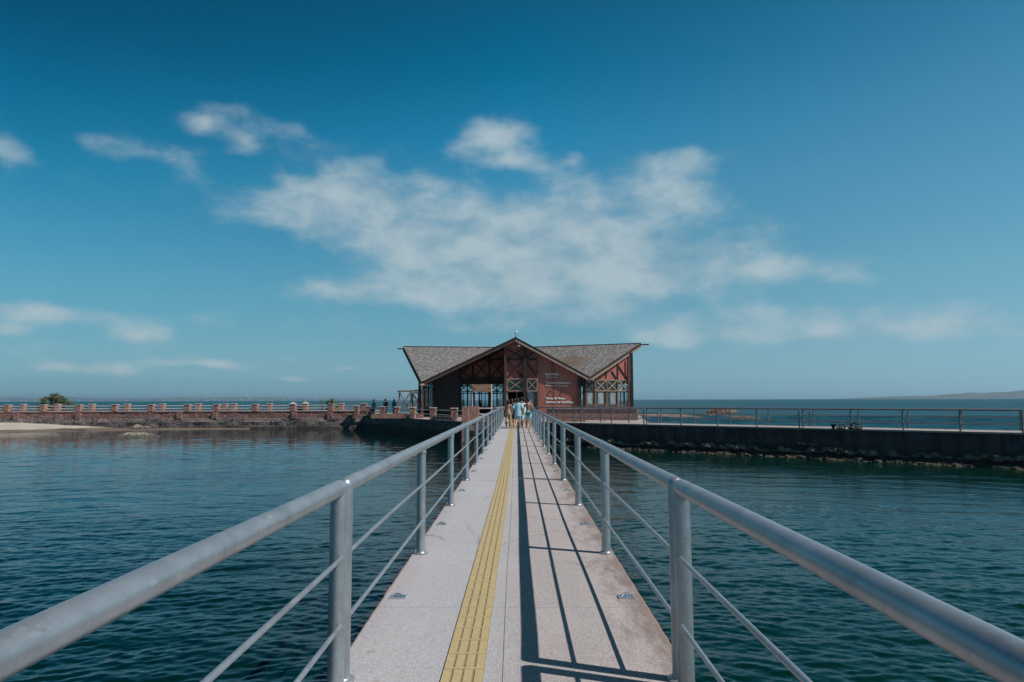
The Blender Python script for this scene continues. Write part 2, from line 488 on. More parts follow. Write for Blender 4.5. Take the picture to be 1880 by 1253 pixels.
# ------------------------------------------------------------------ mesh helpers
class MB:
    def __init__(s):
        s.v, s.f, s.uv = [], [], []

    def poly(s, pts, flip=False):
        i = len(s.v)
        s.v += [Vector(p) for p in pts]
        ix = list(range(i, i + len(pts)))
        s.f.append(ix[::-1] if flip else ix)
        return s

    def box(s, x0, x1, y0, y1, z0, z1):
        return s.hexa([(x0, y0, z0), (x1, y0, z0), (x1, y1, z0), (x0, y1, z0), (x0, y0, z1), (x1, y0, z1), (x1, y1, z1), (x0, y1, z1)])

    def hexa(s, p):
        i = len(s.v)
        s.v += [Vector(q) for q in p]
        s.f += [[i + a for a in f] for f in ((3, 2, 1, 0), (4, 5, 6, 7), (0, 1, 5, 4), (1, 2, 6, 5), (2, 3, 7, 6), (3, 0, 4, 7))]
        return s

    def prism(s, pts, z0, z1):
        """vertical prism over an anticlockwise plan polygon"""
        i = len(s.v)
        n = len(pts)
        s.v += [Vector((p[0], p[1], z0)) for p in pts] + [Vector((p[0], p[1], z1)) for p in pts]
        s.f.append([i + k for k in range(n)][::-1])
        s.f.append([i + n + k for k in range(n)])
        for k in range(n):
            j = (k + 1) % n
            s.f.append([i + k, i + j, i + n + j, i + n + k])
        return s

    def slab(s, pts, off):
        """a flat polygon given thickness along the vector off"""
        i = len(s.v)
        n = len(pts)
        off = Vector(off)
        s.v += [Vector(p) for p in pts] + [Vector(p) + off for p in pts]
        s.f.append([i + k for k in range(n)])
        s.f.append([i + n + k for k in range(n)][::-1])
        for k in range(n):
            j = (k + 1) % n
            s.f.append([i + k, i + n + k, i + n + j, i + j])
        return s

    def beam(s, a, b, w_, d_=None, up=(0, 0, 1)):
        a, b = Vector(a), Vector(b)
        d_ = w_ if d_ is None else d_
        t = (b - a).normalized()
        u = Vector(up)
        if abs(t.dot(u)) > .98:
            u = Vector((0, 1, 0))
        sx = t.cross(u).normalized() * (w_ / 2)
        sy = sx.cross(t).normalized() * (d_ / 2)
        return s.hexa([a - sx - sy, a + sx - sy, a + sx + sy, a - sx + sy, b - sx - sy, b + sx - sy, b + sx + sy, b - sx + sy])

    def tube(s, pts, r, n=12, cap=True, radii=None):
        pts = [Vector(p) for p in pts]
        i0 = len(s.v)
        t0 = (pts[1] - pts[0]).normalized()
        u = Vector((0, 0, 1)) if abs(t0.z) < .9 else Vector((0, 1, 0))
        for k, p in enumerate(pts):
            if k == 0:
                t = pts[1] - pts[0]
            elif k == len(pts) - 1:
                t = pts[-1] - pts[-2]
            else:
                t = (pts[k + 1] - p).normalized() + (p - pts[k - 1]).normalized()
            t.normalize()
            sx = t.cross(u).normalized()
            sy = t.cross(sx).normalized()
            u = -sy if False else sy.cross(t) * 0 + (sx.cross(t))
            u = (u - t * u.dot(t)).normalized()
            rr = radii[k] if radii else r
            for j in range(n):
                a = 2 * math.pi * j / n
                s.v.append(p + (sx * math.cos(a) + sy * math.sin(a)) * rr)
        for k in range(len(pts) - 1):
            for j in range(n):
                a, b = i0 + k * n + j, i0 + k * n + (j + 1) % n
                s.f.append([a, b, b + n, a + n])
        if cap:
            s.f.append([i0 + j for j in range(n)][::-1])
            e = i0 + (len(pts) - 1) * n
            s.f.append([e + j for j in range(n)])
        return s

    def ball(s, c, r, n=12, m=8, sc=(1, 1, 1)):
        c = Vector(c)
        i0 = len(s.v)
        for k in range(m + 1):
            th = math.pi * k / m
            for j in range(n):
                a = 2 * math.pi * j / n
                s.v.append(c + Vector((math.sin(th) * math.cos(a) * r * sc[0], math.sin(th) * math.sin(a) * r * sc[1], math.cos(th) * r * sc[2])))
        for k in range(m):
            for j in range(n):
                a, b = i0 + k * n + j, i0 + k * n + (j + 1) % n
                s.f.append([a, a + n, b + n, b])
        return s

    def lathe(s, c, prof, n=20):
        """prof: list of (radius, z)"""
        c = Vector(c)
        i0 = len(s.v)
        for r, z in prof:
            for j in range(n):
                a = 2 * math.pi * j / n
                s.v.append(c + Vector((r * math.cos(a), r * math.sin(a), z)))
        for k in range(len(prof) - 1):
            for j in range(n):
                a, b = i0 + k * n + j, i0 + k * n + (j + 1) % n
                s.f.append([a, b, b + n, a + n])
        s.f.append([i0 + j for j in range(n)][::-1])
        e = i0 + (len(prof) - 1) * n
        s.f.append([e + j for j in range(n)])
        return s

    def torus(s, c, R_, r, tilt, n=22, m=8):
        c = Vector(c)
        i0 = len(s.v)
        rm = tilt
        for k in range(n):
            a = 2 * math.pi * k / n
            for j in range(m):
                b = 2 * math.pi * j / m
                s.v.append(c + rm @ Vector(((R_ + r * math.cos(b)) * math.cos(a), (R_ + r * math.cos(b)) * math.sin(a), r * math.sin(b))))
        for k in range(n):
            for j in range(m):
                k2, j2 = (k + 1) % n, (j + 1) % m
                s.f.append([i0 + k * m + j, i0 + k2 * m + j, i0 + k2 * m + j2, i0 + k * m + j2])
        return s

    def build(s, name, mat, parent=None, smooth=False, bevel=0.0, origin=None):
        """ONE mesh object; children are stored relative to their thing's base"""
        root = parent
        while root is not None and root.parent is not None:
            root = root.parent
        o_ = Vector(origin) if origin is not None else (root.location.copy() if root is not None else Vector())
        me = bpy.data.meshes.new(name)
        me.from_pydata([tuple(v - o_) for v in s.v], [], s.f)
        me.materials.append(mat)
        if smooth:
            me.polygons.foreach_set('use_smooth', [True] * len(me.polygons))
            me.set_sharp_from_angle(angle=R(40))
        ob = bpy.data.objects.new(name, me)
        col.objects.link(ob)
        if parent is not None:
            ob.parent = parent
        else:
            ob.location = o_
        if bevel:
            md = ob.modifiers.new('bevel', 'BEVEL')
            md.width = bevel
            md.segments = 2
            md.limit_method = 'ANGLE'
        return ob


def tag(o, label=None, cat=None, group=None, kind=None):
    for k, v in (('label', label), ('category', cat), ('group', group), ('kind', kind)):
        if v:
            o[k] = v
    return o


def empty(name, loc, label, cat, group=None):
    o = bpy.data.objects.new(name, None)
    o.location = loc
    o.empty_display_size = .2
    col.objects.link(o)
    return tag(o, label, cat, group)


def copy_tree(o, parent=None):
    c = o.copy()
    col.objects.link(c)
    c.parent = parent
    for ch in [x for x in list(col.objects) if x.parent is o]:
        copy_tree(ch, c)
    return c


MOSS = P(1052, 662, 69.5)
M_DECK = mk_deck()
M_RAIL = mk_metal('galvanised_rail_paint')
M_RAIL2 = mk_metal('dull_pier_rail_metal', (.20, .20, .205), .3, .5)
M_STEEL = mk_metal('bright_steel', (.62, .64, .66), .9, .25)
M_YEL = mk_yellow()
M_EDGE = simple('rusty_edge_beam', (.24, .11, .08), .9, var=.5, scale=9, bmp=.004)
M_DARK = simple('dark_joint', (.03, .025, .025), .9)
M_PILE = simple('brown_pile_concrete', (.16, .085, .05), .9, var=.5, scale=4)
M_SEAWALL = mk_stone('red_rubble_masonry', [(.17, .055, .045), (.30, .13, .11), (.22, .08, .065), (.34, .20, .17), (.13, .06, .055)],
                     (.33, .25, .23), 2.6, low=[(.05, .045, .045), (.14, .115, .11), (.09, .08, .08), (.20, .16, .15)], zlow=(-.55, -.15), mort_w=.07, dark_wet=-1.45)
M_PILLAR = mk_stone('pink_pillar_masonry', [(.32, .14, .11), (.45, .25, .20), (.38, .19, .15), (.28, .11, .09)], (.42, .29, .25), 5.5, mort_w=.05, bm_=.03)
M_QUAY = mk_stone('dark_quay_masonry', [(.09, .06, .055), (.17, .12, .10), (.07, .045, .05), (.22, .16, .13)], (.14, .10, .09), 2.2, mort_w=.05, dark_wet=-.9)
M_PARAPET = mk_stone('parapet_masonry', [(.36, .16, .13), (.48, .27, .23), (.42, .21, .18), (.28, .12, .10)], (.46, .34, .30), 6.5, mort_w=.05, bm_=.03)
M_CAP = simple('pale_stone_cap', (.44, .38, .35), .9, var=.25, scale=5)
M_PAVE = simple('quay_paving', (.30, .26, .245), .9, var=.2, scale=2)
M_PIER = mk_stained()
M_ROCK = mk_rock('shore_rock', (.07, .052, .04), (.34, .27, .21))
M_PALEROCK = mk_rock('pale_topped_rock', (.16, .14, .11), (.36, .33, .28), wet=-1.52)
M_REEF = mk_rock('reef_rock', (.05, .035, .025), (.24, .17, .12))
M_SANDBAR = mk_rock('low_reef_sand', (.12, .085, .065), (.30, .21, .17), wet=-1.62)
M_SAND = mk_sand()
M_SHINGLE = mk_shingle()
M_TIMBER = mk_wood('dark_stained_timber', (.012, .008, .007), (.035, .018, .013))
M_TIMBER2 = mk_wood('brown_timber', (.10, .045, .028), (.20, .10, .06))
M_POST = mk_wood('red_brown_post', (.05, .02, .014), (.12, .05, .032))
M_TRIM = mk_wood('light_brown_trim', (.24, .15, .10), (.37, .26, .19))
M_RED = mk_red('red_painted_boards', (.26, .07, .06), (.36, .11, .09))
M_BRICK = mk_red('brick_red_plaster', (.29, .095, .075), (.34, .125, .095), 4.1)
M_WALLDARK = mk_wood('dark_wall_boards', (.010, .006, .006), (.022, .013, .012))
M_FLOOR = simple('terminal_floor', (.07, .055, .05), .5)
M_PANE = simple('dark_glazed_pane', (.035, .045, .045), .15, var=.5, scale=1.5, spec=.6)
M_CURT = simple('pale_curtain_pane', (.20, .23, .24), .4, var=.25, scale=2)
M_GLASS = mk_glass()
M_LETTER = simple('white_letter_paint', (.80, .79, .77), .5, var=.04)
M_LETTER2 = simple('grey_letter_paint', (.60, .58, .56), .5, var=.04)
M_BLACK = simple('black_rubber', (.012, .012, .013), .6, var=.4)
M_LOG = mk_wood('grey_brown_log', (.16, .10, .07), (.30, .20, .14))
M_WHITEPIPE = simple('weathered_white_pipe', (.48, .42, .39), .6, var=.25, scale=3)
M_WATER = mk_water()

WZ = -1.66      # water level

# ------------------------------------------------------------------ sea
import numpy as np


def build_sea():
    """one sheet of water with real wave relief; the mesh is finer where it is near"""
    ys_ = [-300, -150, -80, -40, -20, -8, -2, 1.5, 3.5]
    y = 4.5
    while y < 130:
        ys_.append(y)
        y += max(.030, .0042 * y)
    while y < 40000:
        ys_.append(y)
        y *= 1.03
    ys_.append(40000)
    Yg = np.array(ys_)
    td = np.arange(-1.02, 1.0201, .0031)
    side = np.array([1.1, 1.25, 1.5, 2, 3, 5, 9, 20, 60])
    tg = np.concatenate([-side[::-1], td, side])
    base = np.maximum(Yg, 0) + 2.0
    Xm = tg[None, :] * base[:, None]
    Ym = np.repeat(Yg[:, None], len(tg), 1)
    dy = np.gradient(Yg)[:, None]
    dx = np.gradient(tg)[None, :] * base[:, None]
    sp = np.maximum(np.abs(dx), np.abs(dy) * .8)
    H = np.zeros_like(Xm)
    arc = .20 * np.sqrt(Xm * Xm + 16)
    Yw = Ym + np.where(np.abs(Xm) < 200, arc, .20 * 200)
    Xw = Xm
    rs = np.random.RandomState(11)
    sm = lambda v, a, b: (lambda u: u * u * (3 - 2 * u))(np.clip((v - a) / (b - a), 0, 1))
    seam = np.maximum(sm(Ym + .814 * Xm, 58, 72) * sm(Xm, 4, 14), sm(Ym, 88, 100))
    gust = 1.0 + .35 * np.sin(Xm * .09 + 1.3 * np.sin(Ym * .07)) * np.sin(Ym * .13 + Xm * .05) + .18 * np.sin(Xm * .31 + Ym * .22 + 2)
    calm = 1.0 - .62 * sm(Ym, 36, 74)
    for (lo, hi, n, rms, spread, zone) in ((.13, .33, 64, .108, .46, 0), (.33, .8, 30, .045, .36, 0), (1.2, 3.5, 14, .022, .35, 0),
                                           (1.6, 9.0, 44, .17, .45, 1)):
        amp_zone = (gust * calm * (1 - seam)) if zone == 0 else seam
        for k in range(n):
            lam = lo * (hi / lo) ** rs.rand()
            th = rs.randn() * spread
            kx, ky = 2 * np.pi / lam * np.sin(th), 2 * np.pi / lam * np.cos(th)
            a_ = rms * np.sqrt(2.0 / n) * lam / (2 * np.pi)
            wgt = 1 - sm(sp, lam * .20, lam * .42)
            if not wgt.any():
                continue
            ph = kx * Xw + ky * Yw + rs.rand() * 6.283 + .9 * np.sin(Xw * (.7 + rs.rand()) / (lam * 6) + rs.rand() * 6)
            H += a_ * wgt * amp_zone * (np.sin(ph) + .22 * np.cos(2 * ph))
    co = np.stack([Xm, Ym, WZ + H], -1).reshape(-1, 3).astype(np.float32)
    ny, nx = Xm.shape
    idx = np.arange(ny * nx).reshape(ny, nx)
    q = np.stack([idx[:-1, :-1], idx[:-1, 1:], idx[1:, 1:], idx[1:, :-1]], -1).reshape(-1).astype(np.int32)
    me = bpy.data.meshes.new('sea')
    me.vertices.add(len(co))
    me.vertices.foreach_set('co', co.reshape(-1))
    me.loops.add(len(q))
    me.loops.foreach_set('vertex_index', q)
    nf = len(q) // 4
    me.polygons.add(nf)
    me.polygons.foreach_set('loop_start', np.arange(0, nf * 4, 4, dtype=np.int32))
    me.update(calc_edges=True)
    me.polygons.foreach_set('use_smooth', np.ones(nf, dtype=bool))
    me.materials.append(M_WATER)
    ob = bpy.data.objects.new('sea', me)
    col.objects.link(ob)
    return ob


sea = build_sea()
tag(sea, 'dark teal rippled sea water around the walkway and out to the horizon', kind='structure')


# far coasts ------------------------------------------------------------------
def coast(name, pts_px, dist, depth, mat, label, seed):
    """ridge profile: list of (px, top py) at distance dist, closed to a real landform with front slope"""
    mbc = MB()
    n = 160
    x0, x1 = pts_px[0][0], pts_px[-1][0]
    rows = []
    for k in range(n + 1):
        px = x0 + (x1 - x0) * k / n
        for (a, ya), (b, yb) in zip(pts_px, pts_px[1:]):
            if a <= px <= b:
                f = (px - a) / (b - a)
                f = f * f * (3 - 2 * f)
                top = ya + (yb - ya) * f
                break
        p = P(px, top, dist)
        h = p.z - WZ
        h *= 1 + .30 * (noise.fractal(Vector((px * .035, seed, 0)), 1.0, 2.0, 5))
        h = max(h, .5)
        row = []
        for j, (dy, hh) in enumerate(((-depth, 0), (-depth * .7, .30), (-depth * .3, .72), (0, 1.0), (depth * .6, .6), (depth, 0))):
            nz = 1 + .25 * noise.noise(Vector((px * .05, j * 1.7 + seed, 3)))
            row.append(Vector((p.x, dist + dy, WZ - 1 + (h + 1) * hh * nz)))
        rows.append(row)
    i0 = 0
    for r_ in rows:
        mbc.v += r_
    m = 6
    for k in range(n):
        for j in range(m - 1):
            a = k * m + j
            mbc.f.append([a, a + m, a + m + 1, a + 1])
    o = mbc.build(name, mat, smooth=True)
    return tag(o, label, kind='structure')


M_COAST = simple('distant_scrub_land', (.055, .07, .06), .95, var=.5, scale=.004)
coast('hills', [(1560, 734.5), (1610, 731), (1660, 727.5), (1700, 729), (1760, 725), (1800, 721), (1830, 722.5), (1880, 718.5), (1960, 715), (2100, 712), (2400, 718)],
      9000, 1500, M_COAST, 'low blue grey hills on the far shore at the right', 1.3)
coast('distant_coast', [(-500, 732), (-200, 729), (0, 731.5), (120, 730.5), (250, 732), (340, 731), (480, 730.5), (560, 731.5), (650, 732.5), (720, 735), (760, 736.5)],
      19000, 1500, M_COAST, 'thin hazy coastline along the horizon at the left', 7.7)
# far-off white town on that coast, reads as one mass
mb = MB()
M_TOWN = simple('far_white_town', (.42, .42, .42), .8, var=.2, scale=.01)
for k in range(110):
    px = rnd.choice([rnd.gauss(500, 60), rnd.gauss(370, 60), rnd.uniform(0, 690)])
    p = P(px, 735, 17300)
    ww, hh = rnd.uniform(12, 50), rnd.uniform(8, 40)
    mb.box(p.x, p.x + ww, 17300, 17330, WZ, 14 + hh)
tag(mb.build('town', M_TOWN), 'tiny pale buildings of a far town on the left horizon', 'town', kind='stuff')

# ------------------------------------------------------------------ walkway
DX0, DX1 = -1.10, 1.07
joints = [-6.1, 4.0, 14.12, 24.25, 34.4, 40.0, 52.7]
bridge = empty('footbridge', (0, 4, 0), 'long straight concrete walkway with pinkish deck running out to the timber building', 'footbridge')
for k in range(len(joints) - 1):
    y0, y1 = joints[k] + .012, joints[k + 1] - .012
    mb = MB()
    # slabs with hairline joints: tiny real gaps every 1.56 m
    y = y0
    ys = [y0]
    while ys[-1] + 2.2 < y1:
        ys.append(ys[-1] + 1.56)
    ys.append(y1)
    for a, b in zip(ys, ys[1:]):
        # ragged worn edges
        n = max(6, int((b - a) / .12))
        a2, b2 = a + (.0018 if a > y0 else 0), b - (.0018 if b < y1 else 0)
        i0 = len(mb.v)
        for q in range(n + 1):
            yy = a2 + (b2 - a2) * q / n
            jl = .012 * noise.noise(Vector((1.7, yy * 4.1, 0))) + .006 * noise.noise(Vector((9.7, yy * 19, 0)))
            jr = .006 * noise.noise(Vector((4.7, yy * 3.9, 0))) + .004 * noise.noise(Vector((2.7, yy * 21, 0)))
            # the long seam down the middle is a real groove too
            xs_ = -.062 + .006 * math.sin(yy * .7)
            mb.v += [Vector((DX0 + jl, yy, -.16)), Vector((DX0 + jl, yy, -.008)), Vector((DX0 + .012 + jl, yy, 0)),
                     Vector((xs_ - .003, yy, 0)), Vector((xs_ - .001, yy, -.008)), Vector((xs_ + .001, yy, -.008)), Vector((xs_ + .003, yy, 0)),
                     Vector((DX1 - .012 + jr, yy, 0)), Vector((DX1 + jr, yy, -.008)), Vector((DX1 + jr, yy, -.16))]
        m_ = 10
        for q in range(n):
            for j in range(m_):
                a_, b_ = i0 + q * m_ + j, i0 + q * m_ + (j + 1) % m_
                mb.f.append([a_, b_, b_ + m_, a_ + m_])
        mb.f.append([i0 + j for j in range(m_)][::-1])
        mb.f.append([i0 + n * m_ + j for j in range(m_)])
    mb.build('deck_slab', M_DECK, bridge)
    # edge beams below the slab
    mb = MB()
    for sx in (DX0 + .0, DX1 - .14):
        mb.box(sx - .012, sx + .152, y0, y1, -.46, -.165)
    mb.box(DX0 + .16, DX1 - .15, y0 + .02, y1 - .02, -.30, -.166)
    mb.build('edge_beam', M_EDGE, bridge)
for y in joints[1:]:
    mb = MB().box(-1.19, 1.16, y - .22, y + .22, -.80, -.47)
    if y < 50:
        mb.tube([(-.95, y, -2.9), (-.95, y, -.81)], .17, 14)
        mb.tube([(.92, y, -2.9), (.92, y, -.81)], .17, 14)
    mb.build('pile_cap', M_PILE, bridge)
# threshold strip where the last span begins
MB().box(DX0 + .03, DX1 - .03, 39.86, 40.14, .004, .022).build('threshold_plate', M_CAP, bridge)
# small dark joint fillers
for y in joints[1:-1]:
    MB().box(DX0 + .02, DX1 - .02, y - .011, y + .011, -.15, -.006).build('joint_filler', M_DARK, bridge)

# tactile strip: 25 cm tiles with three/four raised bars each
mb = MB()
y = 4.05
k = 0


def strip_x(y):
    return -.425 + (.055 * min(1.0, (y - 4) / 9))


while y < 52.4:
    x0 = strip_x(y)
    x1 = strip_x(y + .25)
    g = .0015
    mb.hexa([(x0, y + g, .001), (x0 + .25, y + g, .001), (x1 + .25, y + .25 - g, .001), (x1, y + .25 - g, .001),
             (x0, y + g, .007), (x0 + .25, y + g, .007), (x1 + .25, y + .25 - g, .007), (x1, y + .25 - g, .007)])
    dx = x1 - x0
    mb.hexa([(x0 + .004, y + .003, .0066), (x0 + .246, y + .003, .0066), (x0 + .246, y + .027, .0066), (x0 + .004, y + .027, .0066),
             (x0 + .006, y + .006, .0131), (x0 + .244, y + .006, .0131), (x0 + .244, y + .024, .0131), (x0 + .006, y + .024, .0131)])
    for q in range(4):
        cx = x0 + .029 + q * .064
        w0, w1 = .0262, .0235
        ya, yb = y + .004, y + .246
        mb.hexa([(cx - w0, ya, .0065), (cx + w0, ya, .0065), (cx + w0 + dx, yb, .0065), (cx - w0 + dx, yb, .0065),
                 (cx - w1, ya + .006, .014), (cx + w1, ya + .006, .014), (cx + w1 + dx, yb - .006, .014), (cx - w1 + dx, yb - .006, .014)])
    y += .25
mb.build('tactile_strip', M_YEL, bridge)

# ------------------------------------------------------------------ walkway railings
RX = {-1: -1.005, 1: .985}
RH, RR = 1.132, .047
ORD = ['behind the viewer and running up to the nearest posts', 'first', 'second', 'third', 'fourth', 'fifth']


def wobble(side, y, h):
    return .010 * noise.noise(Vector((side * 3 + h, y * .21, 5))), .010 * noise.noise(Vector((side * 7 + h, y * .33, 9)))


def rail_section(side, y0, y1, nspan, idx):
    sname = 'left' if side < 0 else 'right'
    lab = {0: f'thick grey tube railing on the {sname} passing closest to the camera',
           1: f'{sname} walkway railing section that starts at the double post nearest the camera',
           2: f'second {sname} walkway railing section beyond the double post nearest the camera',
           3: f'third {sname} walkway railing section beyond the double post nearest the camera',
           4: f'grey {sname} walkway railing section right beside the walking people',
           5: f'grey {sname} walkway railing section farthest away, nearest the timber building'}[idx]
    X = RX[side]
    e = empty('walkway_railing', (X, y0, 0), lab, 'railing', 'railing sections along both sides of the walkway')
    ys = [y0 + (y1 - y0) * k / nspan for k in range(nspan + 1)]
    wob = {}
    for k, yy in enumerate(ys):
        lean = .008 * noise.noise(Vector((side * 2.3, yy, 1)))
        wob[k] = lean
        top = RH if k in (0, nspan) else RH - .02
        pm = MB()
        pm.tube([(X, yy, .012), (X + lean, yy, top)], .0475, 20, cap=True)
        if k in (0, nspan):
            pm.ball((X + lean, yy, RH), .0475, 20, 10)
        else:
            pm.lathe((X + lean, yy, RH - .062), [(.048, -.012), (.053, -.004), (.055, .006), (.050, .022)], 20)
        pm.build('post', M_RAIL, e, smooth=True)
        MB().lathe((X, yy, 0), [(.078, .002), (.078, .010), (.074, .014), (.055, .016), (.050, .024)], 24).build('base_flange', M_RAIL, e, smooth=True)
    pts = []
    n = int((y1 - y0) / .5)
    for q in range(n + 1):
        yy = y0 + (y1 - y0) * q / n
        dx, dz = wobble(side, yy, 0)
        k = min(nspan - 1, int((yy - y0) / ((y1 - y0) / nspan)))
        f = 0 if q in (0, n) else 1
        pts.append((X + dx * f * .6 + (wob[0] if q == 0 else wob[nspan] if q == n else 0), yy, RH + dz * f * .6))
    bead = []
    for q in range(len(pts) - 1):
        bead.append(.0475)
    hm_ = MB().tube(pts, .0475, 24, cap=False)
    wj = int(n * .55)
    a_, b_ = Vector(pts[wj]), Vector(pts[wj + 1])
    d_ = (b_ - a_).normalized()
    hm_.tube([a_ - d_ * .012, a_ - d_ * .005, a_ + d_ * .005, a_ + d_ * .012], .05, 24, cap=False, radii=[.0474, .0502, .0502, .0474])
    hm_.build('handrail', M_RAIL, e, smooth=True)
    for h in (.74, .365):
        for k in range(nspan):
            a, b = ys[k], ys[k + 1]
            pts = []
            for q in range(9):
                f = q / 8
                yy = a + (b - a) * f
                sag = 4 * f * (1 - f)
                pts.append((X - side * .030 + .012 * sag * noise.noise(Vector((k * 3.1 + idx * 7, h * 9, side))), yy,
                            h + .022 * sag * noise.noise(Vector((k * 1.7 + idx * 5, h * 5, side * 3)))))
            MB().tube(pts, .0135, 10).build('rail_bar', M_RAIL, e, smooth=True)
    return e


secs = [(-6.0, 4.02, 3), (4.16, 14.16, 3), (14.29, 24.3, 3), (24.43, 34.4, 3), (34.53, 44.5, 3), (44.62, 52.2, 2)]
for idx, (a, b, n) in enumerate(secs):
    for side in (-1, 1):
        rail_section(side, a, b, n, idx)


# deck marker studs
def stud(x, y):
    e = empty('deck_stud', (x, y, 0), 'x', 'deck stud', 'small steel studs set in the deck along both edges')
    mb = MB()
    w_, d_ = .066, .048
    for (a, b, c, d) in ((-w_, w_, -d_, -d_ + .014), (-w_, w_, d_ - .014, d_), (-w_, -w_ + .014, -d_ + .0142, d_ - .0142), (w_ - .014, w_, -d_ + .0142, d_ - .0142)):
        mb.box(x + a, x + b, y + c, y + d, .001, .012)
    mb.box(x - w_ + .015, x + w_ - .015, y - d_ + .015, y + d_ - .015, -.0, .004)
    mb.build('frame', M_STEEL, e)
    mb = MB()
    mb.tube([(x - .04, y, .004), (x - .028, y, .026), (x - .01, y, .034), (x + .01, y, .034), (x + .028, y, .026), (x + .04, y, .004)], .006, 8)
    mb.tube([(x, y, .004), (x, y, .034)], .007, 8)
    mb.build('eye_bar', M_STEEL, e, smooth=True)
    return e


proto = None
for k in range(10):
    y = 5.85 + 3.35 * k
    for side in (-1, 1):
        x = -.965 if side < 0 else .935
        if proto is None:
            o = proto = stud(x, y)
        else:
            o = copy_tree(proto)
            o.location = (x, y, 0)
        o['label'] = ('small steel stud on the deck beside the %s railing, %s from the camera'
                      % ('left' if side < 0 else 'right', ['nearest', 'second', 'third', 'fourth', 'fifth', 'sixth', 'seventh', 'eighth', 'ninth', 'tenth'][k]))

# ------------------------------------------------------------------ right pier
D = Vector((.7755, -.6313, 0))
N = Vector((.6313, .7755, 0))
P0 = Vector((0, 52.7, 0))


def pier(s_, w_, z=0.0):
    return P0 + D * s_ + N * w_ + Vector((0, 0, z))


pr = empty('pier', tuple(P0), 'long low concrete pier with dark stained side running to the right edge', 'pier')
mb = MB()
L0, L1 = 1.0, 75.0
nseg = 150
rows = []
prof = [(2.6, -3.0), (2.6, -.02), (0.0, -.02), (0.0, -.13), (.06, -.14), (.06, -.62), (.07, -1.02), (-.05, -1.1), (-.12, -1.5), (-.2, -3.0)]
for k in range(nseg + 1):
    s_ = L0 + (L1 - L0) * k / nseg
    r_ = []
    for j, (a, z) in enumerate(prof):
        nz = noise.fractal(Vector((s_ * .9, j * 2.3, 0)), 1, 2, 4) if j >= 4 else .1 * noise.noise(Vector((s_ * 2.1, j, 0)))
        r_.append(pier(s_, a + (.05 if j < 7 else .14) * nz * (j >= 3), z + (.03 if 3 < j < 9 else 0) * nz))
    rows.append(r_)
for r_ in rows:
    mb.v += r_
m_ = len(prof)
for k in range(nseg):
    for j in range(m_):
        a = k * m_ + j
        b = k * m_ + (j + 1) % m_
        mb.f.append([a, a + m_, b + m_, b])
mb.f.append(list(range(m_)))
mb.build('pier_body', M_PIER, pr)
mb = MB()
mb.slab([pier(L0, -.07, .0), pier(L1, -.07, .0), pier(L1, 2.65, .0), pier(L0, 2.65, .0)][::-1], (0, 0, -.018))
mb.slab([pier(L0, -.09, -.019), pier(L1, -.09, -.019), pier(L1, .3, -.019), pier(L0, .3, -.019)][::-1], (0, 0, -.07))
mb.build('pier_paving', M_PAVE, pr)
# outlet ledge
mb = MB()
mb.hexa([pier(20.9, -.35, -.92), pier(21.7, -.22, -.98), pier(21.9, .05, -.95), pier(20.9, .05, -.85),
         pier(20.9, -.36, -.85), pier(21.6, -.2, -.93), pier(21.9, .05, -.90), pier(20.9, .05, -.76)])
mb.build('outlet_ledge', M_ROCK, pr)


def rubble(mb, c, s_, seed, flat=.6):
    n, m = 9, 6
    i0 = len(mb.v)
    for k in range(m + 1):
        th = math.pi * k / m
        for j in range(n):
            a = 2 * math.pi * j / n
            d = Vector((math.sin(th) * math.cos(a), math.sin(th) * math.sin(a), math.cos(th) * flat))
            r = s_ * (1 + .45 * noise.noise(d * 1.7 + Vector((seed * 3.1, seed, 0))))
            mb.v.append(Vector(c) + d * r)
    for k in range(m):
        for j in range(n):
            a, b = i0 + k * n + j, i0 + k * n + (j + 1) % n
            mb.f.append([a, a + n, b + n, b])


mb = MB()


def ragged_ledge(s0, s1, base, zc, amp, prot, seed, gap):
    """a broken shelf of stones: dense strip with fractal relief"""
    n = int((s1 - s0) / .045)
    prof_ = [(.12, -.16), (-.1, -.15), (-.32, -.10), (-.42, -.02), (-.36, .05), (-.22, .085), (-.08, .10), (.12, .12)]
    i0 = len(mb.v)
    for k in range(n + 1):
        s_ = s0 + (s1 - s0) * k / n
        lo = noise.fractal(Vector((s_ * .55, seed, 0)), 1, 2, 3)
        on = max(0.0, min(1.0, (lo + gap) * 3.5))
        for j, (a, z) in enumerate(prof_):
            v = Vector((s_ * 2.3, j * .55 + seed * 4, seed))
            r1 = noise.fractal(v, .8, 2, 5)
            cell = noise.cell(Vector((s_ * 3.1 + seed, j * .3, 1)))
            aa = base + a * prot * on * (1 + .7 * r1) + .05 * (cell - .5) * on
            zz = zc + z * amp * (.35 + on) + .09 * r1 * amp * on + .06 * (cell - .5) * on - (1 - on) * .18
            mb.v.append(pier(s_, min(aa, base + .12), zz))
    m = len(prof_)
    for k in range(n):
        for j in range(m - 1):
            a = i0 + k * m + j
            mb.f.append([a, a + m, a + m + 1, a + 1])


ragged_ledge(3, 48, -.12, -1.18, .9, .62, 3, .20)
ragged_ledge(3, 48, -.36, WZ + .0, .9, .9, 8, .45)
for k in range(90):
    s_ = rnd.uniform(8, 44)
    rubble(mb, pier(s_, -.45 - rnd.uniform(0, .6), WZ + rnd.uniform(-.06, .03)), rnd.uniform(.05, .22), k, .5)
rb = mb.build('rubble', M_ROCK, smooth=False)
tag(rb, 'pale rubble and broken stones along the waterline of the right pier', 'rubble', kind='stuff')

